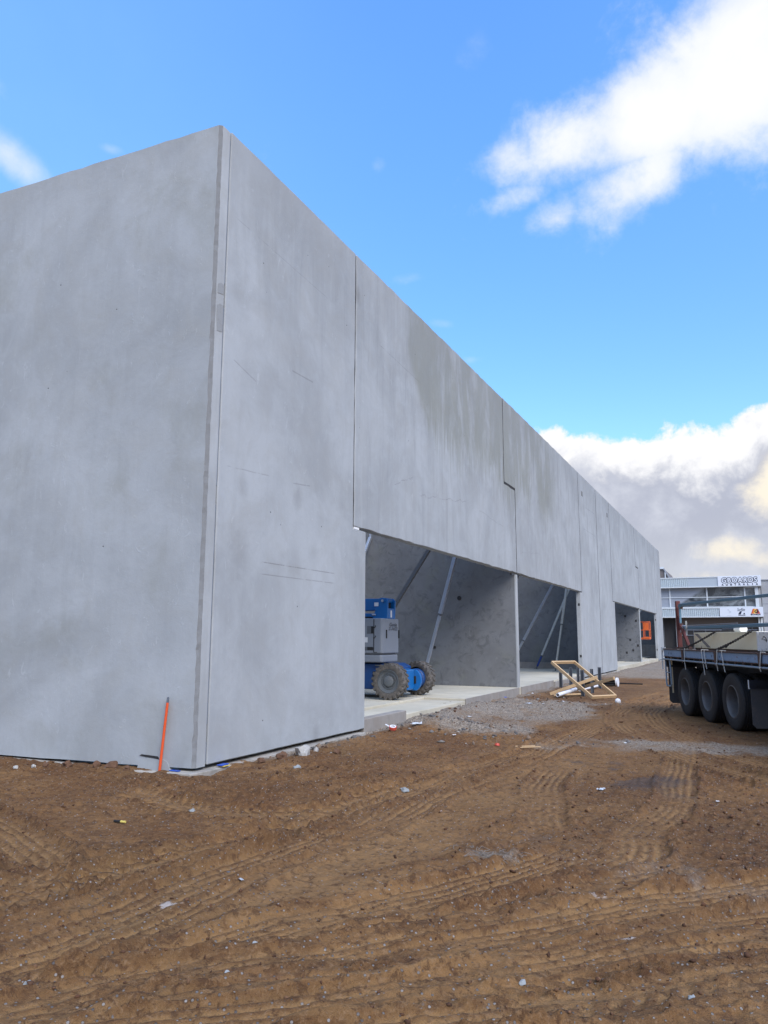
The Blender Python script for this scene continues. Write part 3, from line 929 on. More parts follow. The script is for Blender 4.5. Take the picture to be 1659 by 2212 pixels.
def clod_size(r, x, y):
    return (0.0025 + 0.009 * r.rand(len(x)) ** 4) * (0.55 + 0.13 * y)


def stone_keep(x, y, r):
    _, g_, _, c_, _, l_ = ground_fields(x, y)
    return r.rand(len(x)) < (0.22 + 0.75 * np.clip(g_ * 1.2, 0, 1)) * (1 - 0.5 * np.clip(c_, 0, 1))


def clod_keep(x, y, r):
    _, g_, _, c_, _, l_ = ground_fields(x, y)
    return r.rand(len(x)) < (0.12 + 1.0 * l_) * (1 - 0.85 * np.clip(c_ * 1.3, 0, 1))


scatter('gravel', 30000, 3, stone_size, [(0.20, 0.185, 0.165), (0.15, 0.14, 0.13), (0.27, 0.25, 0.225), (0.12, 0.105, 0.095), (0.20, 0.15, 0.11), (0.25, 0.19, 0.155), (0.16, 0.11, 0.075), (0.20, 0.145, 0.10)], 'loose grey and white stones pressed into the soil', stone_keep)
scatter('soil_crumbs', 34000, 4, clod_size, [(0.105, 0.052, 0.027), (0.085, 0.040, 0.021), (0.15, 0.082, 0.043), (0.065, 0.032, 0.018)], 'crumbs of red brown soil thrown up beside the tracks', clod_keep, 0.8)


# broken stone heaped where the rubble was tipped against the slab
def rub_size(r, x, y):
    return 0.012 + 0.034 * r.rand(len(x)) ** 2.5


def rub_keep(x, y, r):
    p = np.exp(-(((x + 5.0) / 0.7) ** 2 + ((y - 13.1) / 0.7) ** 2)) + 0.5 * np.exp(-(((x + 4.0) / 1.1) ** 2 + ((y - 12.5) / 0.6) ** 2))
    p = p + 0.45 * np.exp(-((x + 5.75) / 0.28) ** 2) * sstep(y, 8.6, 9.4) + 0.4 * np.exp(-(((x + 5.2) / 0.9) ** 2 + ((y - 20.5) / 2.5) ** 2))
    return r.rand(len(x)) < p


scatter('rubble', 30000, 9, rub_size, [(0.22, 0.21, 0.19), (0.16, 0.155, 0.15), (0.30, 0.285, 0.26), (0.10, 0.10, 0.10), (0.20, 0.15, 0.11)], 'grey broken stone tipped against the slab edge', rub_keep, 0.7)

# ------------------------------------------------------------------ the tilt-up concrete building
FX = -6.094            # facade plane
TH = 0.18
bld = thing('concrete_building', 'unfinished grey precast concrete panel building without a roof, long side beside the dirt yard', 'building', (FX, 7.6, 0))


def local(mb, o=bld):
    return shift(mb, o.location)


def rough_outline(poly, step=0.22, amp=0.003, keep_low=True):
    """Corner points joined by slightly uneven cast edges."""
    out = []
    for i, (a, b) in enumerate(poly):
        c_, d = poly[(i + 1) % len(poly)]
        L = math.hypot(c_ - a, d - b)
        k = max(1, int(L / step))
        out.append((a, b))
        for j in range(1, k):
            t = j / k
            px_, py_ = a + (c_ - a) * t, b + (d - b) * t
            nx_, ny_ = -(d - b) / L, (c_ - a) / L
            e = rnd.gauss(0, amp)
            out.append((px_ + nx_ * e, py_ + ny_ * e))
    return out


GF = 0.030


def facade_panel(poly, bevel=0.012, x0=FX, amp=0.0022, x1=None):
    mb = MB().prism(rough_outline(poly, amp=amp), 'x', x0, x0 - TH if x1 is None else x1)
    return local(mb).build('panel', 'concrete_front', bld, bevel, seg=1)


LZ = 3.53
TOPS = 8.635
G_ = 0.017   # half joint
facade_panel([(7.832, 0.06), (12.12, 0.06), (12.12, LZ - 0.045), (11.64 - G_, LZ - 0.045), (11.64 - G_, TOPS), (7.832, TOPS)])
facade_panel([(11.64 + G_, LZ), (22.16 - GF, LZ), (22.16 - GF, 6.07 - GF), (21.03 - GF, 6.07 - GF), (21.03 - GF, TOPS - 0.01), (11.64 + G_, TOPS - 0.005)], x0=FX + 0.004, amp=0.006)
facade_panel([(22.16 + GF, LZ), (32.12 - GF, LZ), (32.12 - GF, TOPS), (21.03 + GF, TOPS + 0.01), (21.03 + GF, 6.07 + GF), (22.16 + GF, 6.07 + GF)], x0=FX + 0.002, amp=0.006)
facade_panel([(31.75, 0.06), (36.32 - GF, 0.06), (36.32 - GF, TOPS), (32.12 + GF, TOPS), (32.12 + GF, LZ - 0.04), (31.75, LZ - 0.04)])
facade_panel([(36.32 + GF, 0.06), (40.82, 0.06), (40.82, LZ - 0.05), (40.2 - GF, LZ - 0.05), (40.2 - GF, TOPS), (36.32 + GF, TOPS)])
facade_panel([(40.2 + GF, LZ - 0.02), (51.2 - GF, LZ - 0.02), (51.2 - GF, 6.1 - GF), (50.0 - GF, 6.1 - GF), (50.0 - GF, TOPS), (40.2 + GF, TOPS)])
facade_panel([(51.2 + GF, LZ - 0.04), (61.35 - GF, LZ - 0.04), (61.35 - GF, TOPS + 0.03), (50.0 + GF, TOPS), (50.0 + GF, 6.1 + GF), (51.2 + GF, 6.1 + GF)])
facade_panel([(60.85, 0.06), (65.45, 0.06), (65.45, TOPS + 0.06), (61.35 + GF, TOPS + 0.03), (61.35 + GF, LZ - 0.08), (60.85, LZ - 0.08)])

# the end wall's panel turns the corner: its thickness shows in the facade, with a rough chamfered arris
tilt = rad(2.0)
ue = Vector((-math.cos(tilt), -math.sin(tilt), 0))


def ept(s, back):     # along the end wall from the corner, and inwards
    nrm = Vector((-math.sin(tilt), math.cos(tilt), 0))
    p = Vector((FX, 7.595, 0)) + ue * s + nrm * back
    return p


CH = 0.034
mb = MB()
rows = 110
ring = []
for i in range(rows + 1):
    z = 0.05 + (8.60 - 0.05) * i / rows
    j1, j2, j3 = rnd.gauss(0, 0.0045), rnd.gauss(0, 0.002), rnd.gauss(0, 0.003)
    if i < 4:
        j1 -= 0.012 * rnd.random()
    a = ept(CH + 0.012 + j1, 0)
    b = ept(0, CH + j3)
    c_ = Vector((FX, 7.792, 0))
    ring.append([(v.x, v.y, z) for v in (a, b, c_)])
# big face (the end wall), chamfer and narrow end are separate pieces of one panel
s_end = 10.0
poly_top = []
k = 44
for i in range(k + 1):
    s = CH + 0.012 + (s_end - CH - 0.012) * i / k
    poly_top.append((s, 8.60 + rnd.gauss(0, 0.006)))
front = []
fo = [(p.x, p.y, r[0][2]) for r in ring for p in [Vector(r[0])]]
tp = [tuple(ept(s, 0.0).to_2d()) + (z,) for s, z in poly_top[1:]]
bl = tuple(ept(s_end, 0.0).to_2d()) + (0.0,)
bot = [tuple(ept(s, 0.0).to_2d()) + (0.05 - 0.012 * s + rnd.gauss(0, 0.004),) for s in (9, 8, 7, 6, 5, 4, 3, 2.5, 2, 1.5, 1.2, 0.9, 0.6, 0.35)]
outline = fo + tp + [bl] + bot
NB = len(outline)
back = [(x + 0.0, y + TH, z) for (x, y, z) in outline]
mb.verts(outline + back, [tuple(range(NB)), tuple(reversed(range(NB, 2 * NB)))] + [(i, i + NB, (i + 1) % NB + NB, (i + 1) % NB) for i in range(NB) if i >= rows])
end_panel = local(mb).build('panel', 'concrete_end', bld)
mb = MB()
for i in range(rows):
    (a0, b0, c0), (a1, b1, c1) = ring[i], ring[i + 1]
    m0, m1 = [tuple((Vector(p) + Vector(q)) / 2 + Vector((rnd.gauss(0, .003), rnd.gauss(0, .003), 0))) for p, q in ((a0, b0), (a1, b1))] if i == 0 else (m1, tuple((Vector(a1) + Vector(b1)) / 2 + Vector((rnd.gauss(0, .003), rnd.gauss(0, .003), 0))))
    mb.verts([a0, m0, b0, a1, m1, b1], [(0, 1, 4, 3), (1, 2, 5, 4)])
o = local(mb).build('chamfer', 'chamfer_rough', end_panel)
mb = MB()
for i in range(rows):
    (a0, b0, c0), (a1, b1, c1) = ring[i], ring[i + 1]
    mb.verts([b0, c0, (c0[0] - .6, c0[1], c0[2]), b1, c1, (c1[0] - .6, c1[1], c1[2])], [(0, 1, 4, 3), (1, 2, 5, 4)])
(a1, b1, c1) = ring[-1]
mb.verts([a1, b1, c1, (c1[0] - .6, c1[1], c1[2])], [(0, 1, 2, 3)])
local(mb).build('panel_edge', 'concrete_strip', end_panel)
# patches of missing laitance on the narrow edge
for z0, z1 in ((6.15, 6.32), (5.62, 6.02)):
    poly = [(7.665 + rnd.uniform(-.01, .01), z0), (7.787, z0 + .02), (7.787, z1 - .01), (7.72, z1), (7.66, z1 - 0.04), (7.655, (z0 + z1) / 2)]
    local(MB().prism(poly, 'x', FX + 0.003, FX - 0.01)).build('patch', 'patch_grey', end_panel)

# recessed joint at the corner
local(MB().box((FX - 0.10, 7.793, 0.03), (FX - 0.045, 7.831, 8.55))).build('joint_backing', 'joint_dark', bld)
mb = MB()
for z0, z1 in ((0.55, 3.3), (3.55, 6.0), (6.35, 8.5), (0.1, 0.33)):
    mb.box((FX - 0.06, 7.806, z0), (FX - 0.018, 7.831, z1))
local(mb).build('sealant', 'sealant', bld, 0.003)
for (y, z0, z1) in ((11.64, LZ, 8.60), (21.03, 6.07, 8.6), (22.16, LZ, 6.07), (32.12, LZ, 8.6), (36.32, .07, 8.6), (40.2, LZ, 8.6), (50.0, 6.1, 8.6), (51.2, LZ, 6.1), (61.35, LZ, 8.6)):
    local(MB().box((FX - 0.14, y - 0.045, z0), (FX - (0.012 if y < 12 else 0.002), y + 0.045, z1))).build('joint_backing', 'joint_dark', bld)
for (y0, y1, z) in ((21.03, 22.16, 6.07), (50.0, 51.2, 6.1)):
    local(MB().box((FX - 0.14, y0 - .03, z - 0.045), (FX - 0.002, y1 + .03, z + 0.045))).build('joint_backing', 'joint_dark', bld)
local(MB().box((FX - 0.16, 11.67, LZ - 0.043), (FX - 0.004, 11.86, LZ - 0.004))).build('shim', 'shim_white', bld)
local(MB().box((FX - 0.16, 22.0, 6.062), (FX - 0.004, 22.11, 6.080))).build('shim', 'shim_white', bld)
# cast-in ferrules and lifting pockets
for (x0, x1, y, z, s) in ((-6.20, -6.13, 31.745, 2.99, .05), (-6.20, -6.13, 31.745, 0.91, .05), (-6.20, -6.13, 60.845, 3.03, .06), (-6.20, -6.13, 60.845, 0.82, .06)):
    local(MB().box((x0, y - .006, z - s), (x1, y + .01, z + s))).build('ferrule', 'joint_dark', bld, 0.01)
for (y, z) in ((32.96, 7.82), (39.59, 7.86)):
    local(MB().box((FX - .02, y - .16, z - .11), (FX + .006, y + .16, z + .11))).build('lifting_pocket', 'concrete_inner', bld, 0.01)


# walls across the inside, and the back wall
def inner_wall(y0, y1, x0, x1, z0, z1, mat='concrete_inner', name='cross_wall'):
    return local(MB().box((x0, y0, z0), (x1, y1, z1))).build(name, mat, bld, 0.008)


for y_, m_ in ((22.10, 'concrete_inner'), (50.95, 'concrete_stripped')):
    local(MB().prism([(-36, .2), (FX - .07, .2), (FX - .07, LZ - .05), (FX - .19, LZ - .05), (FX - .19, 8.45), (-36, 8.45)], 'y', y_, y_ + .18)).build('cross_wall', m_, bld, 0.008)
inner_wall(22.098, 22.282, FX - 0.069, FX - 0.02, 0.06, LZ - 0.05, 'concrete_strip', 'wall_end')
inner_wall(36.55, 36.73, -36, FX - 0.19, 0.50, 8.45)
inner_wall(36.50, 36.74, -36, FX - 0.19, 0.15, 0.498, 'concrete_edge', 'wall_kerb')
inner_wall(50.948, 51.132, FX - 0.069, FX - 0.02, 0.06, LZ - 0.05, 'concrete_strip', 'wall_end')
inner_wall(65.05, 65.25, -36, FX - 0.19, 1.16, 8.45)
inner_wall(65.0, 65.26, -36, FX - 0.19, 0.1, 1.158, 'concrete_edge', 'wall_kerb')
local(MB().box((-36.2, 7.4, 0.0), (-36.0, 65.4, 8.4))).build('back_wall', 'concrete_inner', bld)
for (y, z, x, s) in ((22.095, 2.82, -7.9, .07), (22.095, 1.33, -8.72, .04)):
    mb = MB()
    mb.lathe([(s, 0), (s * .8, -.012), (s * .35, -.004), (0, -.004)], (x, y, z), (0, 1, 0), 14) if s > .05 else mb.box((x - s, y - .012, z - s), (x + s, y + .01, z + s))
    local(mb).build('ferrule', 'joint_dark', bld)
for (x, z) in ((-7.0, 3.05), (-6.35, 2.75), (-6.75, 1.55), (-6.6, .9), (-7.0, .75), (-6.3, 1.2)):
    local(MB().box((x - .06, 50.935, z - .07), (x + .06, 50.96, z + .07))).build('ferrule', 'joint_dark', bld, 0.02)


# floor slabs, thickened edge and the rebate in front of each opening
def slab(x0, y0, x1, y1, z0, z1, name='floor_slab', mat='concrete_slab'):
    return local(MB().box((x0, y0, z0), (x1, y1, z1))).build(name, mat, bld, 0.012)


slab(-36, 7.9, -7.16, 65.2, -0.2, 0.2)
slab(-7.158, 17.42, FX - 0.006, 31.2, -0.2, 0.2)
slab(-7.158, 12.30, FX - 0.012, 17.41, -0.2, 0.148, 'door_rebate')
slab(-7.158, 7.98, -6.30, 12.29, -0.2, 0.196)
slab(-7.158, 31.21, -6.30, 40.6, -0.2, 0.196)
slab(-7.158, 40.62, FX - 0.01, 60.7, -0.2, 0.18)
mb = MB()
mb.box((-6.30, 12.125, -0.25), (FX - 0.008, 13.95, 0.215))
local(mb).build('slab_kerb', 'concrete_edge', bld, 0.014)
local(MB().box((FX - 0.004, 17.40, -0.2), (FX + 0.012, 22.08, 0.205))).build('slab_kerb', 'concrete_edge', bld, 0.008)
local(MB().box((FX - 0.004, 22.30, -0.2), (FX + 0.014, 26.45, 0.205))).build('slab_kerb', 'concrete_edge', bld, 0.008)
local(MB().box((FX - 0.004, 26.5, -0.2), (FX + 0.06, 31.7, 0.15))).build('slab_kerb', 'concrete_edge', bld, 0.008)
# footings the panels stand on
mb = MB()
pts = rough_outline([(7.45, FX + 0.06), (12.0, FX + 0.09), (12.0, FX - .3), (7.45, FX - .3)], 0.3, 0.02)
mb.prism([(q, p) for p, q in pts], 'z', -0.3, 0.012)
local(mb).build('footing', 'concrete_footing', bld, 0.01)
mb = MB()
pts = rough_outline([(-16, 7.05), (-6.5, 7.48), (-6.03, 7.48), (-6.03, 7.9), (-16, 7.9)], 0.3, 0.025)
mb.prism(pts, 'z', -0.3, -0.008)
local(mb).build('footing', 'concrete_footing', bld, 0.01)
local(MB().box((FX - .28, 31.8, -0.3), (FX + 0.09, 41.0, 0.012))).build('footing', 'concrete_footing', bld, 0.01)
local(MB().box((FX - .28, 60.8, -0.3), (FX + 0.09, 65.5, 0.012))).build('footing', 'concrete_footing', bld, 0.01)
for (x, y, z, t) in ((-6.09, 8.05, .03, 0),):
    pass
# grout patch at the foot of the end wall behind the stake
mb = MB()
p0 = [(0.34, -.02), (0.86, -.02), (0.84, .10), (0.70, .135), (0.50, .14), (0.40, .10)]
vs = [tuple(ept(s, -0.006).to_2d()) + (z,) for s, z in p0] + [tuple(ept(s, 0.05).to_2d()) + (z,) for s, z in p0]
mb.verts(vs, [tuple(range(6)), tuple(range(11, 5, -1))] + [(i, i + 6, (i + 1) % 6 + 6, (i + 1) % 6) for i in range(6)])
local(mb).build('grout_patch', 'concrete_end', bld)
mb = MB()
p0 = [(0.52, .125), (0.83, .155), (0.80, .17), (0.55, .16)]
vs = [tuple(ept(s, -0.009).to_2d()) + (z,) for s, z in p0] + [tuple(ept(s, 0.05).to_2d()) + (z,) for s, z in p0]
mb.verts(vs, [tuple(range(4)), tuple(range(7, 3, -1))] + [(i, i + 4, (i + 1) % 4 + 4, (i + 1) % 4) for i in range(4)])
local(mb).build('grout_gap', 'joint_dark', bld)


# ------------------------------------------------------------------ braces propping the panels
def brace(label, top, foot, wd, mat, lower=None, share=0.26, group='props bracing the concrete panels', foot_mat='prop_dark', sleeve=0.0):
    t = thing('panel_brace', label, 'brace', foot, 0, group)
    T, F_ = Vector(top), Vector(foot)
    d = (T - F_)
    L = d.length
    d.normalize()
    a = F_ + d * 0.14
    split = F_ + d * (L * share)
    shift(MB().bar(split, T - d * .08, wd, wd), foot).build('outer_tube', mat, t, 0.006)
    shift(MB().bar(a, split + d * .05, wd * .78, wd * .78), foot).build('inner_tube', lower or mat, t, 0.006)
    mb = MB().box((foot[0] - .11, foot[1] - .07, foot[2]), (foot[0] + .11, foot[1] + .07, foot[2] + .014))
    mb.bar(F_ + Vector((0, 0, .01)), a + d * .04, .035, .05)
    mb.tube([F_ + Vector((0, -.05, .06)), F_ + Vector((0, .05, .06))], .018, 8)
    shift(mb, foot).build('foot_plate', foot_mat, t, 0.004)
    mb = MB().bar(T - d * .12, T, .04, .06)
    mb.box((T.x - .03, T.y - .06, T.z - .09), (T.x + .03, T.y + .06, T.z + .09))
    shift(mb, foot).build('head_bracket', 'galvanised', t, 0.004)
    mb = MB().bar(split - d * .02, split + d * .03, wd * 1.25, wd * 1.25)
    mb.tube([split + Vector((-.07, 0, 0)), split + Vector((.07, 0, 0))], .012, 8)
    shift(mb, foot).build('collar', foot_mat, t, 0.004)
    return t


def ext(p, q, axis, val):
    p, q = Vector(p), Vector(q)
    k = (val - p[axis]) / (q[axis] - p[axis])
    return tuple(p + (q - p) * k)


B1, B2 = (-7.84, 19.5, 4.03), (-8.84, 19.5, 2.565)
brace('dark steel brace rising from behind the blue boom lift to the lintel', ext(B1, B2, 0, -6.31), ext(B1, B2, 2, 0.2), 0.10, 'prop_dark')
C1, C2 = (-7.62, 20.8, 3.95), (-8.46, 20.8, 0.855)
brace('pale galvanised brace standing behind the lift\'s right-hand wheel, near the wall ferrules', ext(C1, C2, 0, -6.31)[:2] + (min(8.2, ext(C1, C2, 0, -6.31)[2]),), ext(C1, C2, 2, 0.2), 0.105, 'galvanised')
brace('short visible brace end bolted to the inner wall high beside the first pier', (-10.92, 22.08, 4.9), (-10.92, 18.6, 0.2), 0.09, 'galvanised')
D1, D2 = (-7.16, 31.5, 3.80), (-8.70, 31.5, 1.10)
brace('bright steel brace slanting down behind the light wall edge in the middle opening', ext(D1, D2, 0, -6.31), ext(D1, D2, 2, 0.2), 0.10, 'galvanised')
E1, E2 = (-7.42, 35.9, 3.84), (-9.06, 35.9, 0.2)
brace('dark spotted brace with a blue screw foot in the middle opening', ext(E1, E2, 0, -6.31), E2, 0.10, 'prop_pale', lower='prop_blue', share=0.10)
F1, F2 = (-7.05, 33.7, 3.79), (-7.67, 33.7, 0.2)
brace('steep pale brace behind the leaning timber frame', (-6.33, 33.7, 7.96), F2, 0.10, 'prop_pale')
G1, G2 = (-6.82, 25.0, 3.72), (-6.97, 25.0, 3.42)
brace('brace end showing just under the lintel behind the light wall edge', ext(G1, G2, 0, -6.31), (-8.6, 25.0, 0.2), 0.09, 'galvanised')
brace('thin white brace high in the far opening above the orange lift basket', (-6.6, 62.0, 5.2), (-9.2, 62.0, 0.2), 0.11, 'prop_pale')

# ------------------------------------------------------------------ sign-written warehouse across the end of the yard
YG = 88.0
gb = thing('sign_building', 'two storey white clad warehouse with GBOARDS AUSTRALIA on its top fascia', 'building', (-4, YG, 0))


def gl(mb):
    return shift(mb, (-4, YG, 0))


def corrugated(x0, x1, z0, z1, y, pitch, dep):
    mb = MB()
    xs = []
    x = x0
    while x < x1:
        xs += [(x, 0), (x + pitch * .45, 0), (x + pitch * .55, dep), (x + pitch * .9, dep)]
        x += pitch
    xs = [(min(a, x1), b) for a, b in xs] + [(x1, 0)]
    for (a, b), (c_, d) in zip(xs, xs[1:]):
        if c_ - a < 1e-5 and abs(b - d) < 1e-5:
            continue
        mb.verts([(a, y + b, z0), (c_, y + d, z0), (c_, y + d, z1), (a, y + b, z1)], [(0, 1, 2, 3)])
    return mb


gl(MB().box((-22, YG + 1.1, 0), (1.55, YG + 14, 8.0))).build('wall', 'concrete_far', gb)
# upper fascia
fas = gl(MB().box((-22, YG + .06, 7.10), (1.60, YG + 1.05, 8.15))).build('upper_fascia', 'cladding_plain', gb, 0.02)
gl(corrugated(-22, -5.4, 7.16, 8.08, YG + 0.0, 0.19, 0.05)).build('corrugated_sheet', 'cladding_white', fas)
gl(MB().box((-22, YG - .03, 8.08), (1.64, YG + .2, 8.19))).build('flashing', 'frame_white', fas)
gl(MB().box((-22, YG - .03, 7.06), (1.64, YG + .2, 7.16))).build('flashing', 'frame_white', fas)
gl(MB().box((-5.4, YG + .02, 7.16), (-2.49, YG + .10, 8.08))).build('plain_sheet', 'cladding_plain', fas)
sign1 = gl(MB().box((-2.47, YG - .05, 7.12), (1.64, YG + .05, 8.17))).build('sign_panel', 'sign_white', gb, 0.01)
gl(MB().box((-22, YG + .10, 7.04), (1.60, YG + 1.05, 7.098))).build('soffit', 'soffit_dark', fas)
# upper windows
win = gl(MB().box((-22, YG + .61, 4.95), (1.0, YG + .66, 7.03))).build('window', 'soffit_dark', gb)
for x0_, x1_ in ((-22, -11.07), (-10.93, -7.43), (-7.29, -3.70), (-3.56, -.03), (.11, 1.0)):
    for z0_, z1_ in ((5.03, 5.995), (6.07, 7.03)):
        gl(MB().box((x0_, YG + .55, z0_), (x1_, YG + .60, z1_))).build('pane', 'window_glass', win)
for x in (-11.0, -7.36, -3.63, .04):
    gl(MB().box((x - .07, YG + .46, 4.95), (x + .07, YG + .56, 7.03))).build('mullion', 'frame_white', win, 0.01)
gl(MB().box((-22, YG + .47, 5.995), (.0, YG + .56, 6.07))).build('transom', 'frame_white', win, 0.01)
gl(MB().box((-22, YG + .48, 4.95), (1.0, YG + .56, 5.03))).build('sill', 'frame_white', win, 0.01)
gl(MB().box((.12, YG + .46, 6.94), (1.0, YG + .56, 7.03))).build('head_frame', 'frame_white', win, 0.01)
gl(MB().box((1.0, YG + .25, 4.9), (1.32, YG + .9, 7.06))).build('column', 'frame_white', gb, 0.02)
gl(MB().box((1.32, YG + .9, 0), (1.56, YG + 1.2, 7.1))).build('return_wall', 'concrete_far', gb)
# lower fascia
fas2 = gl(MB().box((-22, YG - .30, 3.92), (1.58, YG + 1.05, 4.87))).build('lower_fascia', 'cladding_plain', gb, 0.02)
gl(corrugated(-22, -2.5, 3.98, 4.80, YG - .36, 0.19, 0.05)).build('corrugated_sheet', 'cladding_white', fas2)
gl(MB().box((-22, YG - .39, 4.80), (1.62, YG - .2, 4.91))).build('flashing', 'frame_white', fas2)
gl(MB().box((-22, YG - .39, 3.88), (1.62, YG - .2, 3.98))).build('flashing', 'frame_white', fas2)
sign2 = gl(MB().box((-2.46, YG - .42, 3.91), (1.63, YG - .30, 4.90))).build('sign_panel', 'sign_white', gb, 0.01)
gl(MB().box((-22, YG - .25, 3.86), (1.58, YG + 1.05, 3.918))).build('soffit', 'soffit_dark', fas2)
# ground floor
sh = gl(MB().box((-22, YG + .95, 0), (1.5, YG + 1.04, 3.86))).build('shopfront', 'dark_glass', gb)
for x in (-9.5, -6.82):
    gl(MB().box((x - .11, YG + .55, 0), (x + .11, YG + .94, 3.86))).build('column', 'frame_white', gb, 0.02)
for x in (1.24,):
    gl(MB().box((x - .13, YG + .3, 0), (x + .05, YG + .94, 3.86))).build('column', 'frame_white', gb, 0.02)
    gl(MB().box((x + .10, YG + .3, 0), (x + .24, YG + .94, 3.86))).build('column', 'frame_white', gb, 0.02)
for x in (-8.2, -5.2, -4.0, -2.3, -.8, .5):
    gl(MB().box((x - .04, YG + .90, 0), (x + .04, YG + .948, 3.86))).build('mullion', 'prop_dark', sh)
gl(MB().box((-6.7, YG + .88, 2.95), (1.0, YG + .947, 3.86))).build('bulkhead', 'soffit_dark', gb)
gl(MB().box((-6.7, YG + .86, 2.55), (1.0, YG + .946, 2.62))).build('rail', 'galvanised', sh)
gl(MB().box((-6.7, YG + .86, 2.0), (1.0, YG + .946, 2.05))).build('rail', 'galvanised', sh)


def text(body, mat, parent, x0, x1, z0, z1, y, off=0.0, spacing=1.0, shear=0.0, name='lettering', bold=0.0, depth=0.01):
    cu = bpy.data.curves.new(name, 'FONT')
    cu.body = body
    cu.size = 1.0
    cu.space_character = spacing
    cu.shear = shear
    cu.extrude = 0.02
    o = bpy.data.objects.new(name, cu)
    COL.objects.link(o)
    me_ = bpy.data.meshes.new_from_object(o.evaluated_get(bpy.context.evaluated_depsgraph_get()))
    a = np.array([v.co[:] for v in me_.vertices])
    lo, hi = a.min(0), a.max(0)
    bpy.data.objects.remove(o)
    a = (a - lo) / (hi - lo)
    pts = np.column_stack([x0 + a[:, 0] * (x1 - x0), y - depth * a[:, 2], z0 + a[:, 1] * (z1 - z0)])
    pl = Vector((0, 0, 0))
    q = parent
    while q:
        pl = pl + q.location
        q = q.parent
    pts = pts - np.array(pl)
    faces = [tuple(p.vertices) for p in me_.polygons]
    mb = MB().verts(pts.tolist(), faces)
    if bold:        # thicken the strokes evenly: copies shifted round a small circle, each a hair further back
        for k in range(14):
            an = 2 * math.pi * k / 14
            mb.verts((pts + np.array([bold * math.cos(an), .0002 * (k + 1), bold * math.sin(an)])).tolist(), faces)
    bpy.data.meshes.remove(me_)
    me_ = bpy.data.meshes.new(name)
    me_.from_pydata(mb.v, [], mb.f)
    me_.materials.append(MATS[mat])
    me_.update()
    o = bpy.data.objects.new(name, me_)
    COL.objects.link(o)
    o.parent = parent
    return o


text('GBOARDS', 'sign_navy', sign1, -2.06, 1.27, 7.50, 8.00, YG - .052, bold=0.075, spacing=1.22)
text('GBOARDS', 'sign_white', sign1, -2.06, 1.27, 7.50, 8.00, YG - .068, bold=0.020, spacing=1.22)
for i, ch_ in enumerate('AUSTRALIA'):
    wd = .04 if ch_ == 'I' else .17
    xc = -2.01 + i * 0.407
    text(ch_, 'sign_navy', sign1, xc - wd / 2, xc + wd / 2, 7.19, 7.38, YG - .052, bold=0.012)
# three emblems on the lower sign
yb = YG - .422
text('Surflite', 'sign_navy', sign2, -.78, -.05, 4.50, 4.82, yb, shear=0.3)
mb = MB()
mb.prism([(-.72, 4.16), (-.48, 4.16), (-.36, 4.44), (-.46, 4.50), (-.58, 4.42)], 'y', yb - .01, yb)
gl(mb).build('emblem', 'sign_navy', sign2)
mb = MB()
mb.prism([(-.24, 4.17), (-.06, 4.17), (-.10, 4.30), (-.18, 4.32)], 'y', yb - .01, yb)
gl(mb).build('emblem', 'sign_navy', sign2)
mb = MB()
mb.box((-.70, yb - .01, 4.04), (-.05, yb, 4.11))
gl(mb).build('emblem', 'sign_navy', sign2)
gl(MB().prism([(.48, 4.22), (1.36, 4.22), (1.12, 4.72), (.68, 4.72)], 'y', yb - .006, yb)).build('emblem', 'sign_redorange', sign2)
gl(MB().prism([(.60, 4.23), (.86, 4.23), (1.0, 4.71), (.74, 4.71)], 'y', yb - .010, yb)).build('emblem', 'sign_orange', sign2)
gl(MB().prism([(.72, 4.23), (.98, 4.23), (1.06, 4.66), (.86, 4.71)], 'y', yb - .013, yb)).build('emblem', 'sign_yellow', sign2)
text('G', 'sign_navy', sign2, .84, 1.20, 4.32, 4.62, yb - .018, bold=0.02, shear=0.2)
text('BOARDS', 'sign_navy', sign2, .46, 1.36, 4.06, 4.19, yb, bold=0.01)
for k in range(6):
    a = k / 5
    mb = MB().box((-1.62 + .10 * math.sin(a * 5), yb - .006, 4.30 + a * .34), (-1.52 + .12 * math.sin(a * 5) + .05, yb, 4.345 + a * .34))
    gl(mb).build('emblem', 'sign_grey', sign2)
gl(MB().box((-1.80, yb - .006, 4.03), (-1.38, yb, 4.055))).build('emblem', 'sign_grey', sign2)

nb = thing('neighbour_building', 'plain grey block building right of the GBOARDS warehouse', 'building', (8, YG + 3, 0))
shift(MB().box((1.62, YG + .9, 0), (24, YG + 14, 7.72)), (8, YG + 3, 0)).build('wall', 'concrete_far', nb)
for z in (2.4, 3.35, 4.3, 5.25, 6.2):
    shift(MB().box((1.66, YG + .885, z), (24, YG + .905, z + .03)), (8, YG + 3, 0)).build('joint', 'sealant', nb)
shift(MB().box((1.60, YG + .8, 7.70), (24, YG + 14.1, 7.80)), (8, YG + 3, 0)).build('parapet', 'roof_grey', nb)
gs = thing('gabled_shed', 'grey brown gabled shed roof rising behind the GBOARDS warehouse', 'building', (-14, YG + 16, 0))
mb = MB().prism([(-22, 0), (-7.5, 0), (-7.5, 7.4), (-9.15, 10.5), (-22, 10.55)], 'y', YG + 15, YG + 27)
shift(mb, (-14, YG + 16, 0)).build('wall', 'soffit_dark', gs)
shift(MB().bar((-7.45, YG + 14.9, 7.4), (-9.15, YG + 14.9, 10.55), .15, .15), (-14, YG + 16, 0)).build('barge_board', 'roof_grey', gs)
shift(MB().box((-9.02, YG + 14.85, 5.0), (-8.9, YG + 14.98, 10.3)), (-14, YG + 16, 0)).build('downpipe', 'frame_white', gs)
shift(MB().box((-9.9, YG + 14.8, 10.45), (-9.1, YG + 15.2, 10.7)), (-14, YG + 16, 0)).build('gutter', 'frame_white', gs)
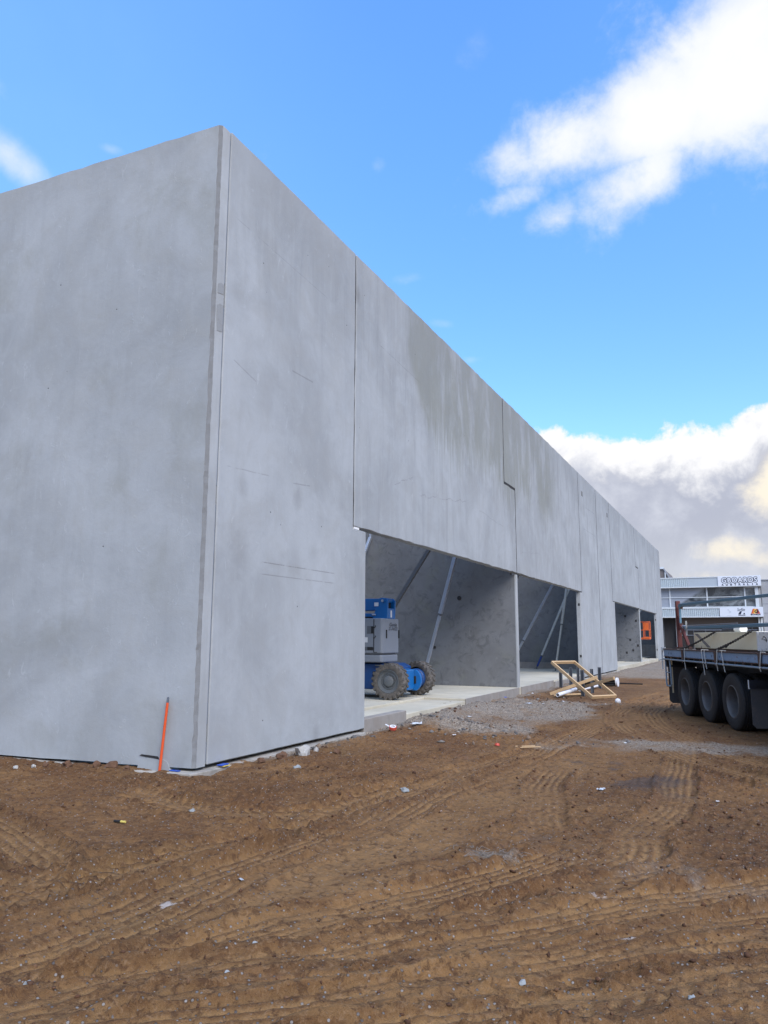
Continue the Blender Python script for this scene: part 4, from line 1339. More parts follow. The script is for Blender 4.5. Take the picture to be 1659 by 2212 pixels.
# ------------------------------------------------------------------ wheels
def lug_wheel(parent, c, r, w, side, rz=0.0, tyre='tyre_dusty', rim='rim_grey', lugs=20):
    """Rough terrain tyre with staggered lugs; side=-1 faces -y."""
    t = sub_empty('wheel', parent, c, rz)
    h = w / 2
    ax = (0, side, 0)
    mb = MB().lathe([(r * .66, -h * .9), (r * .78, -h), (r * .90, -h * .96), (r * .955, -h * .8), (r * .96, 0), (r * .955, h * .8), (r * .90, h * .96), (r * .78, h), (r * .68, h * .94), (r * .645, h * .80), (r * .64, -h * .8)], (0, 0, 0), ax, 56)
    for k in range(lugs):
        for s in (-1, 1):
            a = 2 * math.pi * (k + (0.5 if s > 0 else 0)) / lugs
            da = 2 * math.pi / lugs
            vs = []
            for (hh, aa, r0, r1) in ((h * 1.03 * s, a, r * .80, r * 1.0), (h * .04 * s, a + da * .55, r * .93, r * 1.0)):
                for (rr, ds) in ((r0, -.30), (r0, .30), (r1, .20), (r1, -.20)):
                    an = aa + da * ds
                    vs.append((math.cos(an) * rr, side * hh, math.sin(an) * rr))
            mb.verts(vs, [(0, 1, 2, 3), (7, 6, 5, 4), (0, 4, 5, 1), (1, 5, 6, 2), (2, 6, 7, 3), (3, 7, 4, 0)])
    mb.build('tyre', tyre, t, smooth=True)
    MB().lathe([(r * .655, -h * .9), (r * .655, h * .86), (r * .62, h * .90), (r * .60, h * .62), (r * .47, h * .52), (r * .42, h * .60), (r * .40, h * .50), (r * .30, h * .46), (r * .29, h * .70), (r * .24, h * .78), (0, h * .78)], (0, 0, 0), ax, 40).build('rim', rim, t, smooth=True)
    mb = MB()
    for k in range(9):
        a = 2 * math.pi * k / 9
        p = Vector((math.cos(a) * r * .345, side * h * .46, math.sin(a) * r * .345))
        mb.lathe([(.012, 0), (.012, .02), (0, .02)], p, ax, 6)
    mb.build('wheel_nut', 'rim_grey', t)
    return t


# ------------------------------------------------------------------ blue boom lift in the first opening
LO = (-9.0, 17.15, 0.2)
lift = thing('boom_lift', 'blue and grey articulating boom lift parked on the slab in the nearest opening', 'boom lift', LO)


def L_(mb):
    return shift(mb, LO)


lug_wheel(lift, (1.46, -0.84, 0.42), 0.415, 0.31, -1)
lug_wheel(lift, (1.44, 0.90, 0.42), 0.415, 0.31, 1, rz=rad(-8))
lug_wheel(lift, (-0.75, -0.84, 0.42), 0.415, 0.31, -1)
lug_wheel(lift, (-0.75, 0.90, 0.42), 0.415, 0.31, 1)
ch = L_(MB().prism([(-10.2, .40), (-7.75, .40), (-7.62, .52), (-7.62, .92), (-7.8, 1.0), (-10.2, 1.0)], 'y', 16.62, 17.72)).build('chassis', 'lift_blue_dark', lift, 0.02)
mb = MB()
for z in (.50, .70):
    mb.box((-8.15, 16.612, z), (-7.98, 16.63, z + .12))
L_(mb).build('chassis_slot', 'black_gap', ch, 0.02)
L_(MB().tube([(-8.05, 16.55, .96), (-7.75, 16.55, .965)], .016, 8)).build('hydraulic_pipe', 'rim_grey', ch)
axle = L_(MB().box((-7.70, 16.55, .50), (-7.42, 17.85, .74))).build('axle', 'lift_blue_dark', lift, 0.02)
# rounded steering yokes next to the far wheel
mb = MB()
poly = [(-7.62, .36)] + [(-7.38 + .20 * math.cos(rad(a)), .60 + .26 * math.sin(rad(a))) for a in range(-70, 71, 14)] + [(-7.62, .88)]
mb.prism(poly, 'y', 17.30, 17.36)
L_(mb).build('knuckle_plate', 'lift_blue', lift, 0.01)
mb = MB().box((-7.60, 16.9, .38), (-7.36, 17.30, .86))
L_(mb).build('knuckle', 'lift_blue', lift, 0.03)
L_(MB().box((-7.37, 17.285, .52), (-7.31, 17.31, .70))).build('knuckle_slot', 'black_gap', lift, 0.02)
L_(MB().lathe([(0, 0), (.20, 0), (.24, .03), (.24, .14), (0, .14)], (-7.54, 17.74, .62), (0, 1, 0), 32)).build('hub_drive', 'lift_blue_dark', lift, smooth=True)
# turret with moulded covers
cv = []
x1, y0, y1 = -7.82, 16.46, 17.56
prof = [(-10.6, y0), (x1 - .05, y0), (x1 - .012, y0 + .02), (x1, y0 + .06)]
prof += [(x1 - .22 + .22 * math.cos(rad(a)), y1 - .22 + .22 * math.sin(rad(a))) for a in range(0, 91, 15)] + [(-10.6, y1)]
tur = L_(MB().prism(prof, 'z', 1.24, 2.07)).build('turret_cover', 'lift_grey', lift, 0.025)
L_(MB().prism([(a - .02 if a > -9 else a, b + (.01 if b < 17 else -.01)) for a, b in prof], 'z', 1.03, 1.205)).build('turret_skirt', 'lift_grey', tur, 0.03)
L_(MB().prism([(a - .06, b + (.04 if b < 17 else -.04)) for a, b in prof], 'z', 1.20, 1.245)).build('turret_seam', 'lift_grey_dark', tur)
L_(MB().lathe([(0, 0), (.45, 0), (.45, .06), (0, .06)], (-8.75, 17.17, .98), (0, 0, 1), 32)).build('slew_ring', 'black_gap', lift, smooth=True)
mb = MB().box((-8.055, y0 - .004, 1.27), (-8.035, y0 + .01, 2.05))
mb.box((-8.05, y0 - .004, 1.262), (-7.96, y0 + .01, 1.275))
for z in (1.66, 1.90):
    mb.tube([(-8.06, y0 - .003, z - .05), (-8.02, y0 - .003, z - .055), (-8.00, y0 - .003, z - .02), (-8.01, y0 - .003, z + .0)], .009, 6)
L_(mb).build('cover_seam', 'black_gap', tur)
mb = MB().box((-8.23, y0 - .005, 1.70), (-8.06, y0 + .02, 1.89))
L_(mb).build('latch_recess', 'lift_grey_dark', tur, 0.02)
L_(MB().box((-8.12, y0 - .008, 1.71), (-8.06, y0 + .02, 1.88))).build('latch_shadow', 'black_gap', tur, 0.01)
mb = MB().box((-8.40, y0 - .005, 1.31), (-8.06, y0 + .02, 1.40))
L_(mb).build('vent_recess', 'lift_grey_dark', tur, 0.02)
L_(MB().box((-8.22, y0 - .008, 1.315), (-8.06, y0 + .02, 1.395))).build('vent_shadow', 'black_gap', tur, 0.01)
mb = MB()
for y in (16.68, 17.40):
    mb.tube([(x1 + .002, y, 1.60), (x1 + .002, y, 1.80)], .022, 8)
L_(mb).build('lifting_slot', 'black_gap', tur)
# moulded lettering on the counterweight (faces +x)
for body, y_, z_, wd, ht in (('Genie', 16.86, 1.885, .42, .085), ('Z-34/22', 16.80, 1.79, .52, .075)):
    t_ = text(body, 'emboss', tur, 0, wd, 0, ht, 0, shear=0.25, bold=0.004)
    vs = np.array([v.co[:] for v in t_.data.vertices]) + np.array(LO)
    out = np.column_stack([np.full(len(vs), x1 + .004) - vs[:, 1] * .3, y_ + vs[:, 0], z_ + vs[:, 2]]) - np.array(LO)
    t_.data.vertices.foreach_set('co', out.astype(np.float32).ravel())
    t_.data.update()
st = L_(MB().box((-8.45, y0 - .004, 1.50), (-8.21, y0 + .01, 1.62))).build('decal', 'label_white', tur)
L_(MB().box((-8.45, y0 - .007, 1.597), (-8.33, y0 + .0, 1.62))).build('decal', 'label_red', tur)
# yoke and stacked arms above
mb = MB()
yk = [(-8.25, 2.07), (-7.86, 2.07), (-7.84, 2.50), (-7.90, 2.565), (-8.0, 2.575), (-8.10, 2.55), (-8.2, 2.2)]
mb.prism(yk, 'y', 16.80, 16.86)
mb.prism(yk, 'y', 17.22, 17.28)
mb.box((-7.93, 16.861, 2.07), (-7.862, 17.219, 2.32))
mb.tube([(-7.95, 16.78, 2.515), (-7.95, 17.30, 2.515)], .055, 16)
yoke = L_(mb).build('yoke', 'lift_blue', lift, 0.008)
L_(MB().box((-8.1, 16.87, 2.33), (-7.95, 17.21, 2.48))).build('yoke_dark', 'black_gap', yoke)  # black block standing in for the shade in the opening between the plates
L_(MB().tube([(-7.97, 16.76, 2.50), (-7.97, 16.80, 2.50)], .032, 12)).build('pivot_pin', 'galvanised', yoke)
L_(MB().box((-8.20, 16.792, 2.37), (-8.09, 16.802, 2.46))).build('decal', 'label_white', yoke)
L_(MB().box((-7.864, 17.0, 2.10), (-7.852, 17.07, 2.27))).build('decal', 'label_white', yoke)
L_(MB().prism([(-11.0, 2.26), (-8.2, 2.27), (-7.98, 2.40), (-7.96, 2.555), (-11.0, 2.60)], 'y', 16.87, 17.21)).build('boom', 'lift_blue', lift, 0.015)
L_(MB().prism([(-11.0, 2.17), (-8.18, 2.10), (-8.12, 2.15), (-8.2, 2.19), (-11.0, 2.30)], 'y', 16.82, 16.90)).build('lower_arm', 'lift_blue', lift, 0.01)
L_(MB().tube([(-8.26, 16.80, 2.165), (-8.16, 16.80, 2.16)], .022, 10)).build('ram_end', 'galvanised', lift)
L_(MB().box((-10.9, 16.75, 2.0), (-8.3, 17.4, 2.12))).build('tower_bed', 'black_gap', lift)

# ------------------------------------------------------------------ orange lift far inside
OO = (-8.6, 58.2, 0.2)
ol = thing('boom_lift', 'orange boom lift whose mesh-sided basket shows in the far opening', 'boom lift', OO)


def O_(mb):
    return shift(mb, OO)


bk = sub_empty('basket', ol)
mb = MB()
xa, xb, ya, yb_ = -8.2, -6.32, 57.7, 58.5
for y in (ya, yb_):
    for z in (1.68, 2.24, 2.82):
        mb.tube([(xa, y, z), (xb, y, z)], .022, 8)
    for x in (xa, -6.72, xb):
        mb.tube([(x, y, 1.62), (x, y, 2.82)], .024, 8)
for z in (1.70, 2.24, 2.82):
    mb.tube([(xb, ya, z), (xb, yb_, z)], .03, 8)
O_(mb).build('rail', 'orange_paint', bk, smooth=True)
O_(MB().box((xa, ya, 1.58), (xb, yb_, 1.66))).build('floor', 'orange_paint', bk, 0.01)
O_(MB().box((-6.70, ya - .02, 2.24), (-6.36, ya + .01, 2.76))).build('door_sheet', 'orange_paint', bk, 0.01)
O_(MB().box((-6.70, ya - .02, 1.66), (-6.36, ya + .01, 1.76))).build('kick_sheet', 'orange_paint', bk, 0.01)
O_(MB().bar((-8.1, 58.1, 1.7), (-10.6, 58.1, 1.5), .18, .2)).build('boom', 'orange_paint', ol, 0.01)
O_(MB().box((-11.8, 57.6, .55), (-10.0, 58.9, 1.5))).build('chassis', 'lift_grey_dark', ol, 0.04)
for x in (-11.4, -10.3):
    for y, s in ((57.55, -1), (58.95, 1)):
        O_(MB().lathe([(0, .1), (.2, .1), (.3, .12), (.4, .1), (.4, -.1), (.3, -.12), (0, -.1)], (x, y, .6), (0, s, 0), 24)).build('wheel', 'tyre_black', ol, smooth=True)

# ------------------------------------------------------------------ flat bed trailer, rear axle group in view
TO = (-0.81, 16.55, -0.01)
TRZ = math.atan2(-.931, .366)
tl = thing('flatbed_trailer', 'blue railed tri-axle flatbed semi trailer standing at the right of the yard', 'trailer', TO, TRZ)
XF = 9.4
rail_i = 0
for y0, y1, yy in ((-0.02, 0.06, -1), (2.44, 2.52, 1)):
    mb = MB()
    rail = MB().box((-2.60, y0, 1.225), (XF, y1, 1.372)).build('side_rail', 'trailer_blue', tl, 0.006)
    e0, e1 = (y0 - .025, y1) if yy < 0 else (y0, y1 + .025)
    MB().box((-2.61, e0, 1.372), (XF, e1, 1.392)).build('top_flange', 'trailer_rust', rail, 0.004)
    MB().box((-2.61, e0 + .01, 1.213), (XF, e1 - .01, 1.225)).build('bottom_flange', 'trailer_rust', rail, 0.003)
    yr = y0 - .012 if yy < 0 else y1 + .012
    MB().tube([(-2.58, yr, 1.158), (XF, yr, 1.152)], .019, 10).build('rope_rail', 'tube_blue', rail, smooth=True)
    x = -2.30
    while x < XF - .1:
        MB().box((x - .012, yr - .006, 1.155), (x + .012, yr + .03, 1.216)).build('rail_hanger', 'trailer_rust', rail)
        x += 0.36
mb = MB()
for x in (-2.25, -2.12, -2.02, .5, .9):
    mb.box((x, -.024, 1.27), (x + .014, -.019, 1.31))
mb.build('rail_slot', 'black_gap', tl)
for x in (-1.22, .72, 2.72):
    MB().prism([(x - .06, 1.396), (x + .07, 1.396), (x + .05, 1.20), (x + .02, 1.10), (x - .03, 1.12), (x - .05, 1.25)], 'y', -.034, -.046).build('stake_clamp', 'trailer_rust', tl, 0.006)
MB().box((-2.58, .065, 1.31), (XF, 2.43, 1.382)).build('deck', 'deck_timber', tl)
for y in (.72, 1.62):
    MB().box((-2.45, y, .72), (XF, y + .14, 1.305)).build('chassis_beam', 'trailer_dark', tl, 0.01)
x = -2.3
while x < XF:
    MB().box((x, .07, 1.20), (x + .07, 2.42, 1.308)).build('cross_member', 'trailer_dark', tl)
    x += .6
MB().box((-2.64, .0, .98), (-2.58, 2.5, 1.36)).build('rear_panel', 'trailer_dark', tl, 0.01)
MB().prism([(-2.70, .92), (-2.66, .92), (-2.64, 1.30), (-2.52, 1.40), (-2.40, 1.405), (-2.40, 1.425), (-2.70, 1.425)], 'y', -.05, -.03).build('corner_bracket', 'frame_white', tl, 0.004)
MB().box((-2.57, .10, .40), (-2.50, .13, 1.20)).build('marker_strip', 'cream_steel', tl)
mb = MB()
yy = .0
mb.tube([(-2.26, yy, 1.16), (-2.22, yy, .95), (-2.20, yy, .60), (-2.24, yy, .565), (-2.54, yy, .56), (-2.57, yy, .60), (-2.575, yy, 1.15)], .019, 8)
mb.tube([(-2.57, yy, .86), (-2.21, yy, .86)], .014, 8)
mb.build('rear_rack', 'tube_blue', tl, smooth=True)


def road_wheel(x, y, side, dish):
    t = sub_empty('wheel', tl, (x, y, .505))
    r, h = .505, .14
    ax = (0, side, 0)
    pr = [(.285, -h * .95), (.33, -h), (.42, -h * 1.03), (.475, -h * .97), (.495, -h * .85)]
    for g_ in (-.62, -.32, 0, .32, .62):
        pr += [(.503, h * (g_ - .10)), (.503, h * (g_ - .045)), (.489, h * (g_ - .04)), (.489, h * (g_ + .04)), (.503, h * (g_ + .045)), (.503, h * (g_ + .10))]
    pr += [(.495, h * .85), (.475, h * .97), (.445, h * 1.03), (.36, h * 1.04), (.31, h * .99), (.285, h * .92), (.285, -h * .95)]
    MB().lathe(pr, (0, 0, 0), ax, 64).build('tyre', 'tyre_black', t, smooth=True)
    if dish:
        rp = [(.292, -h), (.296, h * .93), (.278, h * .98), (.268, h * .84), (.262, h * .5), (.256, -.06), (.225, -.085), (.205, -.125), (.16, -.135), (.13, -.125), (.105, -.12), (.10, .0), (.06, .02), (0, .02)]
    else:
        rp = [(.29, -h), (.29, h * .9), (.24, h * .5), (.12, h * .4), (0, h * .4)]
    MB().lathe(rp, (0, 0, 0), ax, 40).build('rim', 'rim_steel', t, smooth=True)
    if dish:
        mb = MB()
        for k in range(10):
            a = 2 * math.pi * k / 10
            mb.lathe([(.015, 0), (.015, .03), (0, .03)], Vector((math.cos(a) * .19, side * -.125, math.sin(a) * .19)), ax, 6)
        mb.build('wheel_nut', 'rim_steel', t)


for x in (-1.33, -.02, 1.29):
    road_wheel(x, .15, -1, True)
    road_wheel(x, .48, -1, False)
    road_wheel(x, 2.02, 1, False)
    road_wheel(x, 2.35, 1, True)
    MB().tube([(x, .3, .505), (x, 2.2, .505)], .065, 12).build('axle', 'trailer_dark', tl)
    MB().prism([(x - .35, .85), (x + .35, .85), (x + .12, .52), (x - .12, .52)], 'y', .74, .86).build('spring_hanger', 'trailer_dark', tl, .01)
MB().box((-2.3, .60, .80), (2.0, .72, 1.20)).build('side_skirt', 'trailer_dark', tl)


def flap(x, z0, z1, y0, y1, name='mud_flap'):
    mb = MB().prism([(y0 + .06, z0), (y1 - .05, z0), (y1, z0 + .06), (y1, z1), (y0, z1), (y0, z0 + .06)], 'x', x - .006, x + .006)
    o = mb.build(name, 'rubber_flap', tl, 0.003)
    MB().box((x - .02, y0 - .01, z1 - .02), (x + .02, y1 + .01, z1 + .03)).build('flap_bar', 'trailer_dark', o)
    return o


flap(-2.52, .17, 1.0, .03, .64)
flap(2.12, .13, .80, .02, .66)
MB().box((2.10, .0, .80), (2.14, .68, .93)).build('flap_bracket', 'trailer_dark', tl, .005)
MB().box((2.095, -.006, .78), (2.13, .012, .93)).build('bracket_edge', 'frame_white', tl)
flap(-2.52, .17, 1.0, 1.86, 2.47)
flap(2.12, .13, .80, 1.84, 2.48)
MB().box((2.7, .25, .55), (4.0, .85, 1.15)).build('tool_box', 'trailer_dark', tl, .02)
for y in (.35, 2.1):
    MB().box((6.6, y, .06), (6.75, y + .14, 1.25)).build('landing_leg', 'trailer_dark', tl, .01)
    MB().box((6.5, y - .05, 0.0), (6.85, y + .2, .06)).build('landing_foot', 'trailer_rust', tl, .01)


def tpoint(x, y, z):
    c_, s_ = math.cos(TRZ), math.sin(TRZ)
    return (TO[0] + x * c_ - y * s_, TO[1] + x * s_ + y * c_, TO[2] + z)


def on_trailer(name, label, cat, x, y, z, group=None):
    return thing(name, label, cat, tpoint(x, y, z), TRZ, group)


DZ = 1.384
# cream steel box and the white steel blocks
cb = on_trailer('steel_box', 'long cream steel box lying chained down on the rear of the trailer deck', 'steel box', -1.43, .30, DZ)
MB().box((0, 0, .04), (3.28, .95, .365)).build('body', 'cream_steel', cb, 0.008)
MB().box((.01, .02, 0), (3.27, .9, .039)).build('skid', 'trailer_rust', cb)
for x in (1.10, 1.72):
    MB().box((x - .012, -.006, .05), (x + .012, .02, .355)).build('weld_seam', 'cream_steel', cb, 0.003)
MB().prism([(0.06, .345), (0.26, .345), (1.0, .06), (.80, .06)], 'y', -.003, .01).build('grey_smear', 'concrete_edge', cb)
wb = on_trailer('steel_block', 'white painted steel block with a sloped notch, next to the cream box', 'steel block', 1.88, .28, DZ)
MB().prism([(0, .03), (4.0, .03), (4.0, .19), (.74, .19), (.72, .235), (.60, .35), (0, .36)], 'y', 0, .9).build('body', 'white_steel', wb, 0.006)
MB().prism([(.04, 0), (3.95, 0), (3.95, .029), (.04, .029)], 'y', .02, .85).build('skid', 'trailer_dark', wb)
MB().box((.07, -.014, .03), (.10, .01, .35)).build('weld_flange', 'white_steel', wb, .003)
MB().tube([(.48, .06, .36), (.46, .06, .40), (.50, .06, .425), (.56, .06, .41), (.57, .06, .36)], .022, 8).build('lifting_eye', 'chain_steel', wb, smooth=True)
mb = MB()
for x, z, a in ((.30, .27, .3), (.36, .26, -.4), (.25, .235, .1), (.39, .225, 1.2), (.41, .205, .9), (.33, .22, -.1)):
    mb.bar((x - .03 * math.cos(a), -.002, z - .03 * math.sin(a)), (x + .03 * math.cos(a), -.002, z + .03 * math.sin(a)), .006, .012)
mb.build('paint_chip', 'black_gap', wb)
wb2 = on_trailer('steel_block', 'upper white steel block stacked on the notched white block', 'steel block', 2.78, .34, DZ + .191)
MB().box((0, 0, 0), (2.6, .8, .155)).build('body', 'white_steel', wb2, 0.008)
sh_ = on_trailer('soil_heap', 'small heap of brown soil on the deck behind the cream box', 'soil heap', 1.1, 1.75, DZ)
mb = MB()
N_ = 26
grid = [[(-1.1 + 2.2 * i / N_, -.45 + .9 * j / 12) for j in range(13)] for i in range(N_ + 1)]
vs, fs = [], []
for i in range(N_ + 1):
    for j in range(13):
        x, y = grid[i][j]
        z = .50 * math.exp(-((x + .1) / .50) ** 2 - (y / .30) ** 2) + .18 * math.exp(-((x - .6) / .4) ** 2 - (y / .3) ** 2) + rnd.uniform(-.012, .02)
        vs.append((x, y, max(0, z) if 0 < i < N_ and 0 < j < 12 else 0))
for i in range(N_):
    for j in range(12):
        a = i * 13 + j
        fs.append((a, a + 1, a + 14, a + 13))
mb.verts(vs, fs).build('heap', 'soil_lump', sh_)


# red frames holding the long tubes
def red_frame(label, x, y, top, brace_x):
    t = on_trailer('braced_stand', label, 'steel stand', x, y, DZ + .01, 'red frames on the trailer')
    MB().box((-.045, -.045, 0), (.045, .045, top)).build('post', 'red_oxide', t, 0.008)
    MB().bar((.03, 0, top * .60), (brace_x, -.0, .02), .06, .07).build('diagonal', 'red_oxide', t, 0.006)
    MB().box((-.25, -.04, .0), (brace_x + .05, .04, .045)).build('foot_rail', 'trailer_rust', t, 0.005)
    MB().prism([(.045, top * .72), (.16, top * .50), (.16, top * .44), (.045, top * .40)], 'y', -.02, .02).build('gusset', 'red_oxide', t, .004)
    MB().tube([(.10, -.0, top * .50), (.19, 0, top * .53), (.20, 0, top * .45), (.12, 0, top * .42)], .012, 8).build('hook', 'chain_steel', t)
    return t


red_frame('rust red frame with a diagonal brace at the tail of the trailer', -1.84, .12, 1.06, .66)
red_frame('rust red frame standing on the deck further forward on the trailer', 7.2, .12, 1.06, .66)
rp_ = on_trailer('steel_hanger', 'red steel channel hanging in front of the white blocks at the picture edge', 'steel hanger', 3.03, .10, 1.585)
MB().box((-.10, -.03, 0), (.10, .03, .26)).build('channel', 'red_paint', rp_, .006)
MB().box((-.02, -.02, .26), (.02, .02, .36)).build('strap', 'red_paint', rp_)
t = on_trailer('steel_tube', 'upper long blue grey steel tube held by the red frame', 'steel tube', -1.76, .12, 2.36, 'blue grey tubes on the trailer')
mb = MB().bar((.12, 0, .0), (9.3, .04, -.075), .045, .056)
mb.build('tube', 'beam_bluegrey', t, 0.008)
MB().prism([(.0, -.03), (.18, -.075), (.30, .02), (.10, .03)], 'y', -.03, .03).build('end_plate', 'beam_bluegrey', t, .004)
MB().box((.16, -.028, -.09), (.22, .02, -.03)).build('clamp', 'trailer_rust', t, .01)
MB().box((.04, -.02, -.42), (.075, .02, 0)).build('strap_tail', 'beam_bluegrey', t)
t = on_trailer('steel_tube', 'lower long blue grey steel tube just above the cream box', 'steel tube', -1.70, .14, 1.85, 'blue grey tubes on the trailer')
MB().bar((.2, 0, 0), (9.2, .04, -.005), .05, .062).build('tube', 'beam_bluegrey', t, 0.010)
MB().bar((.45, -.02, .052), (3.2, -.02, .05), .012, .012).build('edge_strip', 'galvanised', t)
MB().prism([(-.03, -.10), (.06, -.07), (.22, .05), (.12, .06), (.0, -.03)], 'y', -.035, .035).build('end_plate', 'galvanised', t, .004)
mb = MB()
for x in (.395, .455):
    mb.box((x, -.045, -.16), (x + .018, -.035, .15))
mb.box((.395, -.05, -.02), (.473, -.03, .035))
mb.build('clamp', 'prop_pale', t, .003)
t = on_trailer('sleeved_bar', 'dark bar with a white sleeve lying behind the cream box', 'bar', -.55, .62, DZ + .40)
MB().tube([(0, 0, 0), (.95, 0, .015)], .045, 12).build('bar', 'trailer_dark', t, smooth=True)
MB().tube([(.72, 0, .02), (1.02, 0, .022)], .075, 16).build('sleeve', 'white_steel', t, smooth=True)
for x in (.02, .5):
    MB().box((x - .02, -.02, -.40), (x + .02, .02, -.03)).build('support', 'galvanised', t)


# chains over the load
def chain(label, p, q, sag=0.02):
    P, Q = Vector(p), Vector(q)
    t = on_trailer('lashing_chain', label, 'chain', *p, 'chains lashing the cream box')
    N_ = 30
    pts = []
    for i in range(N_ + 1):
        s = i / N_
        v = (Q - P) * s
        v.z -= sag * math.sin(math.pi * s)
        pts.append(v)
    mb = MB()
    for i in range(N_):
        a, b = pts[i], pts[i + 1]
        d = (b - a).normalized()
        side = d.cross(Vector((0, 1, 0) if i % 2 else (0, .2, 1))).normalized()
        mid = (a + b) / 2
        hl = (b - a).length * .66
        loop = []
        for k in range(12):
            an = 2 * math.pi * k / 12
            loop.append(mid + d * (hl * math.cos(an)) + side * (.019 * math.sin(an)))
        mb.tube(loop, .0068, 6, closed=True)
    mb.build('chain_links', 'chain_steel', t, smooth=True)
    k = N_ * 2 // 3
    a, b = pts[k - 3], pts[k - 1]
    mb = MB().tube([a, b], [.02, .016], 8)
    mb.tube([b, b + Vector((-.10, -.02, -.07))], .012, 6)
    mb.build('tensioner', 'chain_steel', t, smooth=True)
    mb = MB()
    off = Vector((.05, -.0, -.012))
    for i in range(N_ * 2 // 3, N_):
        a, b = pts[i] + off * (1 if i < N_ - 1 else .4), pts[min(i + 1, N_)] + off * .8
        mb.tube([a, b], .010, 6)
    mb.build('slack_end', 'chain_steel', t, smooth=True)


chain('rusty lashing chain over the left end of the cream box', (-.02, .26, DZ + .375), (-1.14, -.035, DZ + .03))
chain('rusty lashing chain over the middle of the cream box', (1.80, .26, DZ + .385), (.77, -.035, DZ + .03))


def rope(label, x, lean, z0):
    t = on_trailer('lashing_rope', label, 'rope', x, -.045, 1.40, 'rope ends tied to the trailer rail')
    mb = MB()
    mb.tube([(-.01, .08, .0), (0, .0, .008), (.003, -.005, -.05), (lean * .5, -.012, -.16), (lean * .8, -.018, -.24), (lean, -.005, z0 - 1.40)], .009, 6)
    mb.build('cord', 'rope_pale', t, smooth=True)
    MB().tube([(lean * .8 - .02, -.012, -.245), (lean * .8 + .015, -.028, -.25), (lean * .8 + .02, -.012, -.235)], .014, 6).build('knot', 'rope_pale', t, smooth=True)


rope('pale rope end hanging from the rail left of the rearmost wheel top', -1.03, .03, .98)
rope('long pale rope end hanging from the rail above the middle wheel', .02, .13, .92)
rope('pale rope end close right of the long rope above the middle wheel', .18, .10, 1.04)
rope('pale rope end hanging from the rail right of the rusty stake clamp', .86, -.0, 1.03)
rope('fourth pale rope end, the one nearest the front wheel of the group', 1.10, .12, 1.02)
rope('broad rope end beside the clamp near the picture edge', 2.80, -.03, 1.10)

# ------------------------------------------------------------------ timber, posts and pipes beside the second opening
A_, B_, C_, D_ = Vector((-5.20, 22.40, .93)), Vector((-4.65, 23.07, .925)), Vector((-3.40, 22.21, .03)), Vector((-3.90, 21.50, .03))
A_, B_ = D_ + (A_ - D_), C_ + (A_ - D_)
fr = thing('timber_frame', 'pale rectangular timber frame leaning up against the steel posts', 'timber frame', tuple(D_))
nrm = (B_ - A_).cross(D_ - A_).normalized()
if nrm.z < 0:
    nrm = -nrm


def fbar(p, q, wd, ht, name='board'):
    shift(MB().bar(p, q, wd, ht, nrm), D_).build(name, 'timber', fr, 0.004)


dl = (A_ - D_).normalized()
dw = (C_ - D_).normalized()
fbar(D_, A_, .045, .085)
fbar(C_, B_, .045, .085)
fbar(A_ + dw * .024 - dl * .02, B_ - dw * .024 - dl * .02, .045, .085)
fbar(D_ + dw * .024 + dl * .022, C_ - dw * .024 + dl * .022, .045, .085)


def plank(label, p, q, wd=.035, ht=.085, group='loose planks stuck through the timber frame'):
    t = thing('plank', label, 'plank', p, 0, group)
    shift(MB().bar(p, q, wd, ht), p).build('board', 'timber', t, 0.004)


plank('loose pale plank rising from the white pipe through the timber frame', (-5.22, 22.2, .04), (-3.90, 22.30, .54))
plank('loose pale plank rising further right, past the frame\'s far side', (-4.95, 23.2, .05), (-3.33, 21.60, .555))
plank('short offcut of plank lying under the white pipe end', (-5.02, 21.75, .04), (-4.40, 22.35, .06), .085, .035, None)
plank('short plank end poking out beyond the white pipe', (-4.60, 22.9, .05), (-4.36, 22.75, .09), .07, .035, None)


def pipe(label, p, q, r):
    t = thing('plastic_pipe', label, 'pipe', p, 0, 'white plastic pipes on the ground')
    P, Q = Vector(p), Vector(q)
    d = (Q - P)
    L = d.length
    shift(MB().lathe([(r * .86, 0), (r, 0), (r, L), (r * .86, L), (r * .86, 0)], P, d, 24), p).build('barrel', 'pvc_white', t, smooth=True)


pipe('white plastic pipe length lying under the low end of the planks', (-4.84, 21.45, .07), (-4.60, 22.75, .16), .052)
pipe('thinner white plastic pipe lying behind the planks', (-4.75, 24.1, .06), (-4.50, 25.9, .10), .042)

posts = [(-5.59, 25.32, .52, 'leftmost dark steel post, under the frame\'s upper corner'), (-5.04, 24.23, .72, 'second dark steel post from the left, near the upper board'),
         (-5.60, 28.2, .62, 'dark steel post furthest back, seen against the pier edge'), (-4.34, 22.44, .72, 'dark steel post nearest the viewer, in the middle of the frame'),
         (-4.36, 24.01, .70, 'dark steel post standing just right of the frame\'s rear board'), (-4.43, 25.79, .69, 'rightmost dark steel post in front of the pier')]
for (x, y, top, lab) in posts:
    t = thing('steel_post', lab, 'post', (x, y, ground_z(x, y)), 0, 'dark steel posts set in a ring')
    a = rnd.uniform(-.3, .3)
    s_, c_ = math.sin(a), math.cos(a)
    mb = MB()
    h = top - ground_z(x, y)
    mb.bar((-.04 * c_, -.04 * s_, -.2), (-.04 * c_, -.04 * s_, h), .012, .08, (s_, -c_, 0))
    mb.bar((.04 * c_, .04 * s_, -.2), (.04 * c_, .04 * s_, h), .012, .08, (s_, -c_, 0))
    mb.bar((0, 0, -.2), (0, 0, h), .072, .010, (s_, -c_, 0))
    mb.build('section', 'post_steel', t, .003)
t = thing('pipe_bundle', 'dark bundle with a white capped end lying right of the posts', 'bundle', (-4.6, 27.3, .0))
mb = MB()
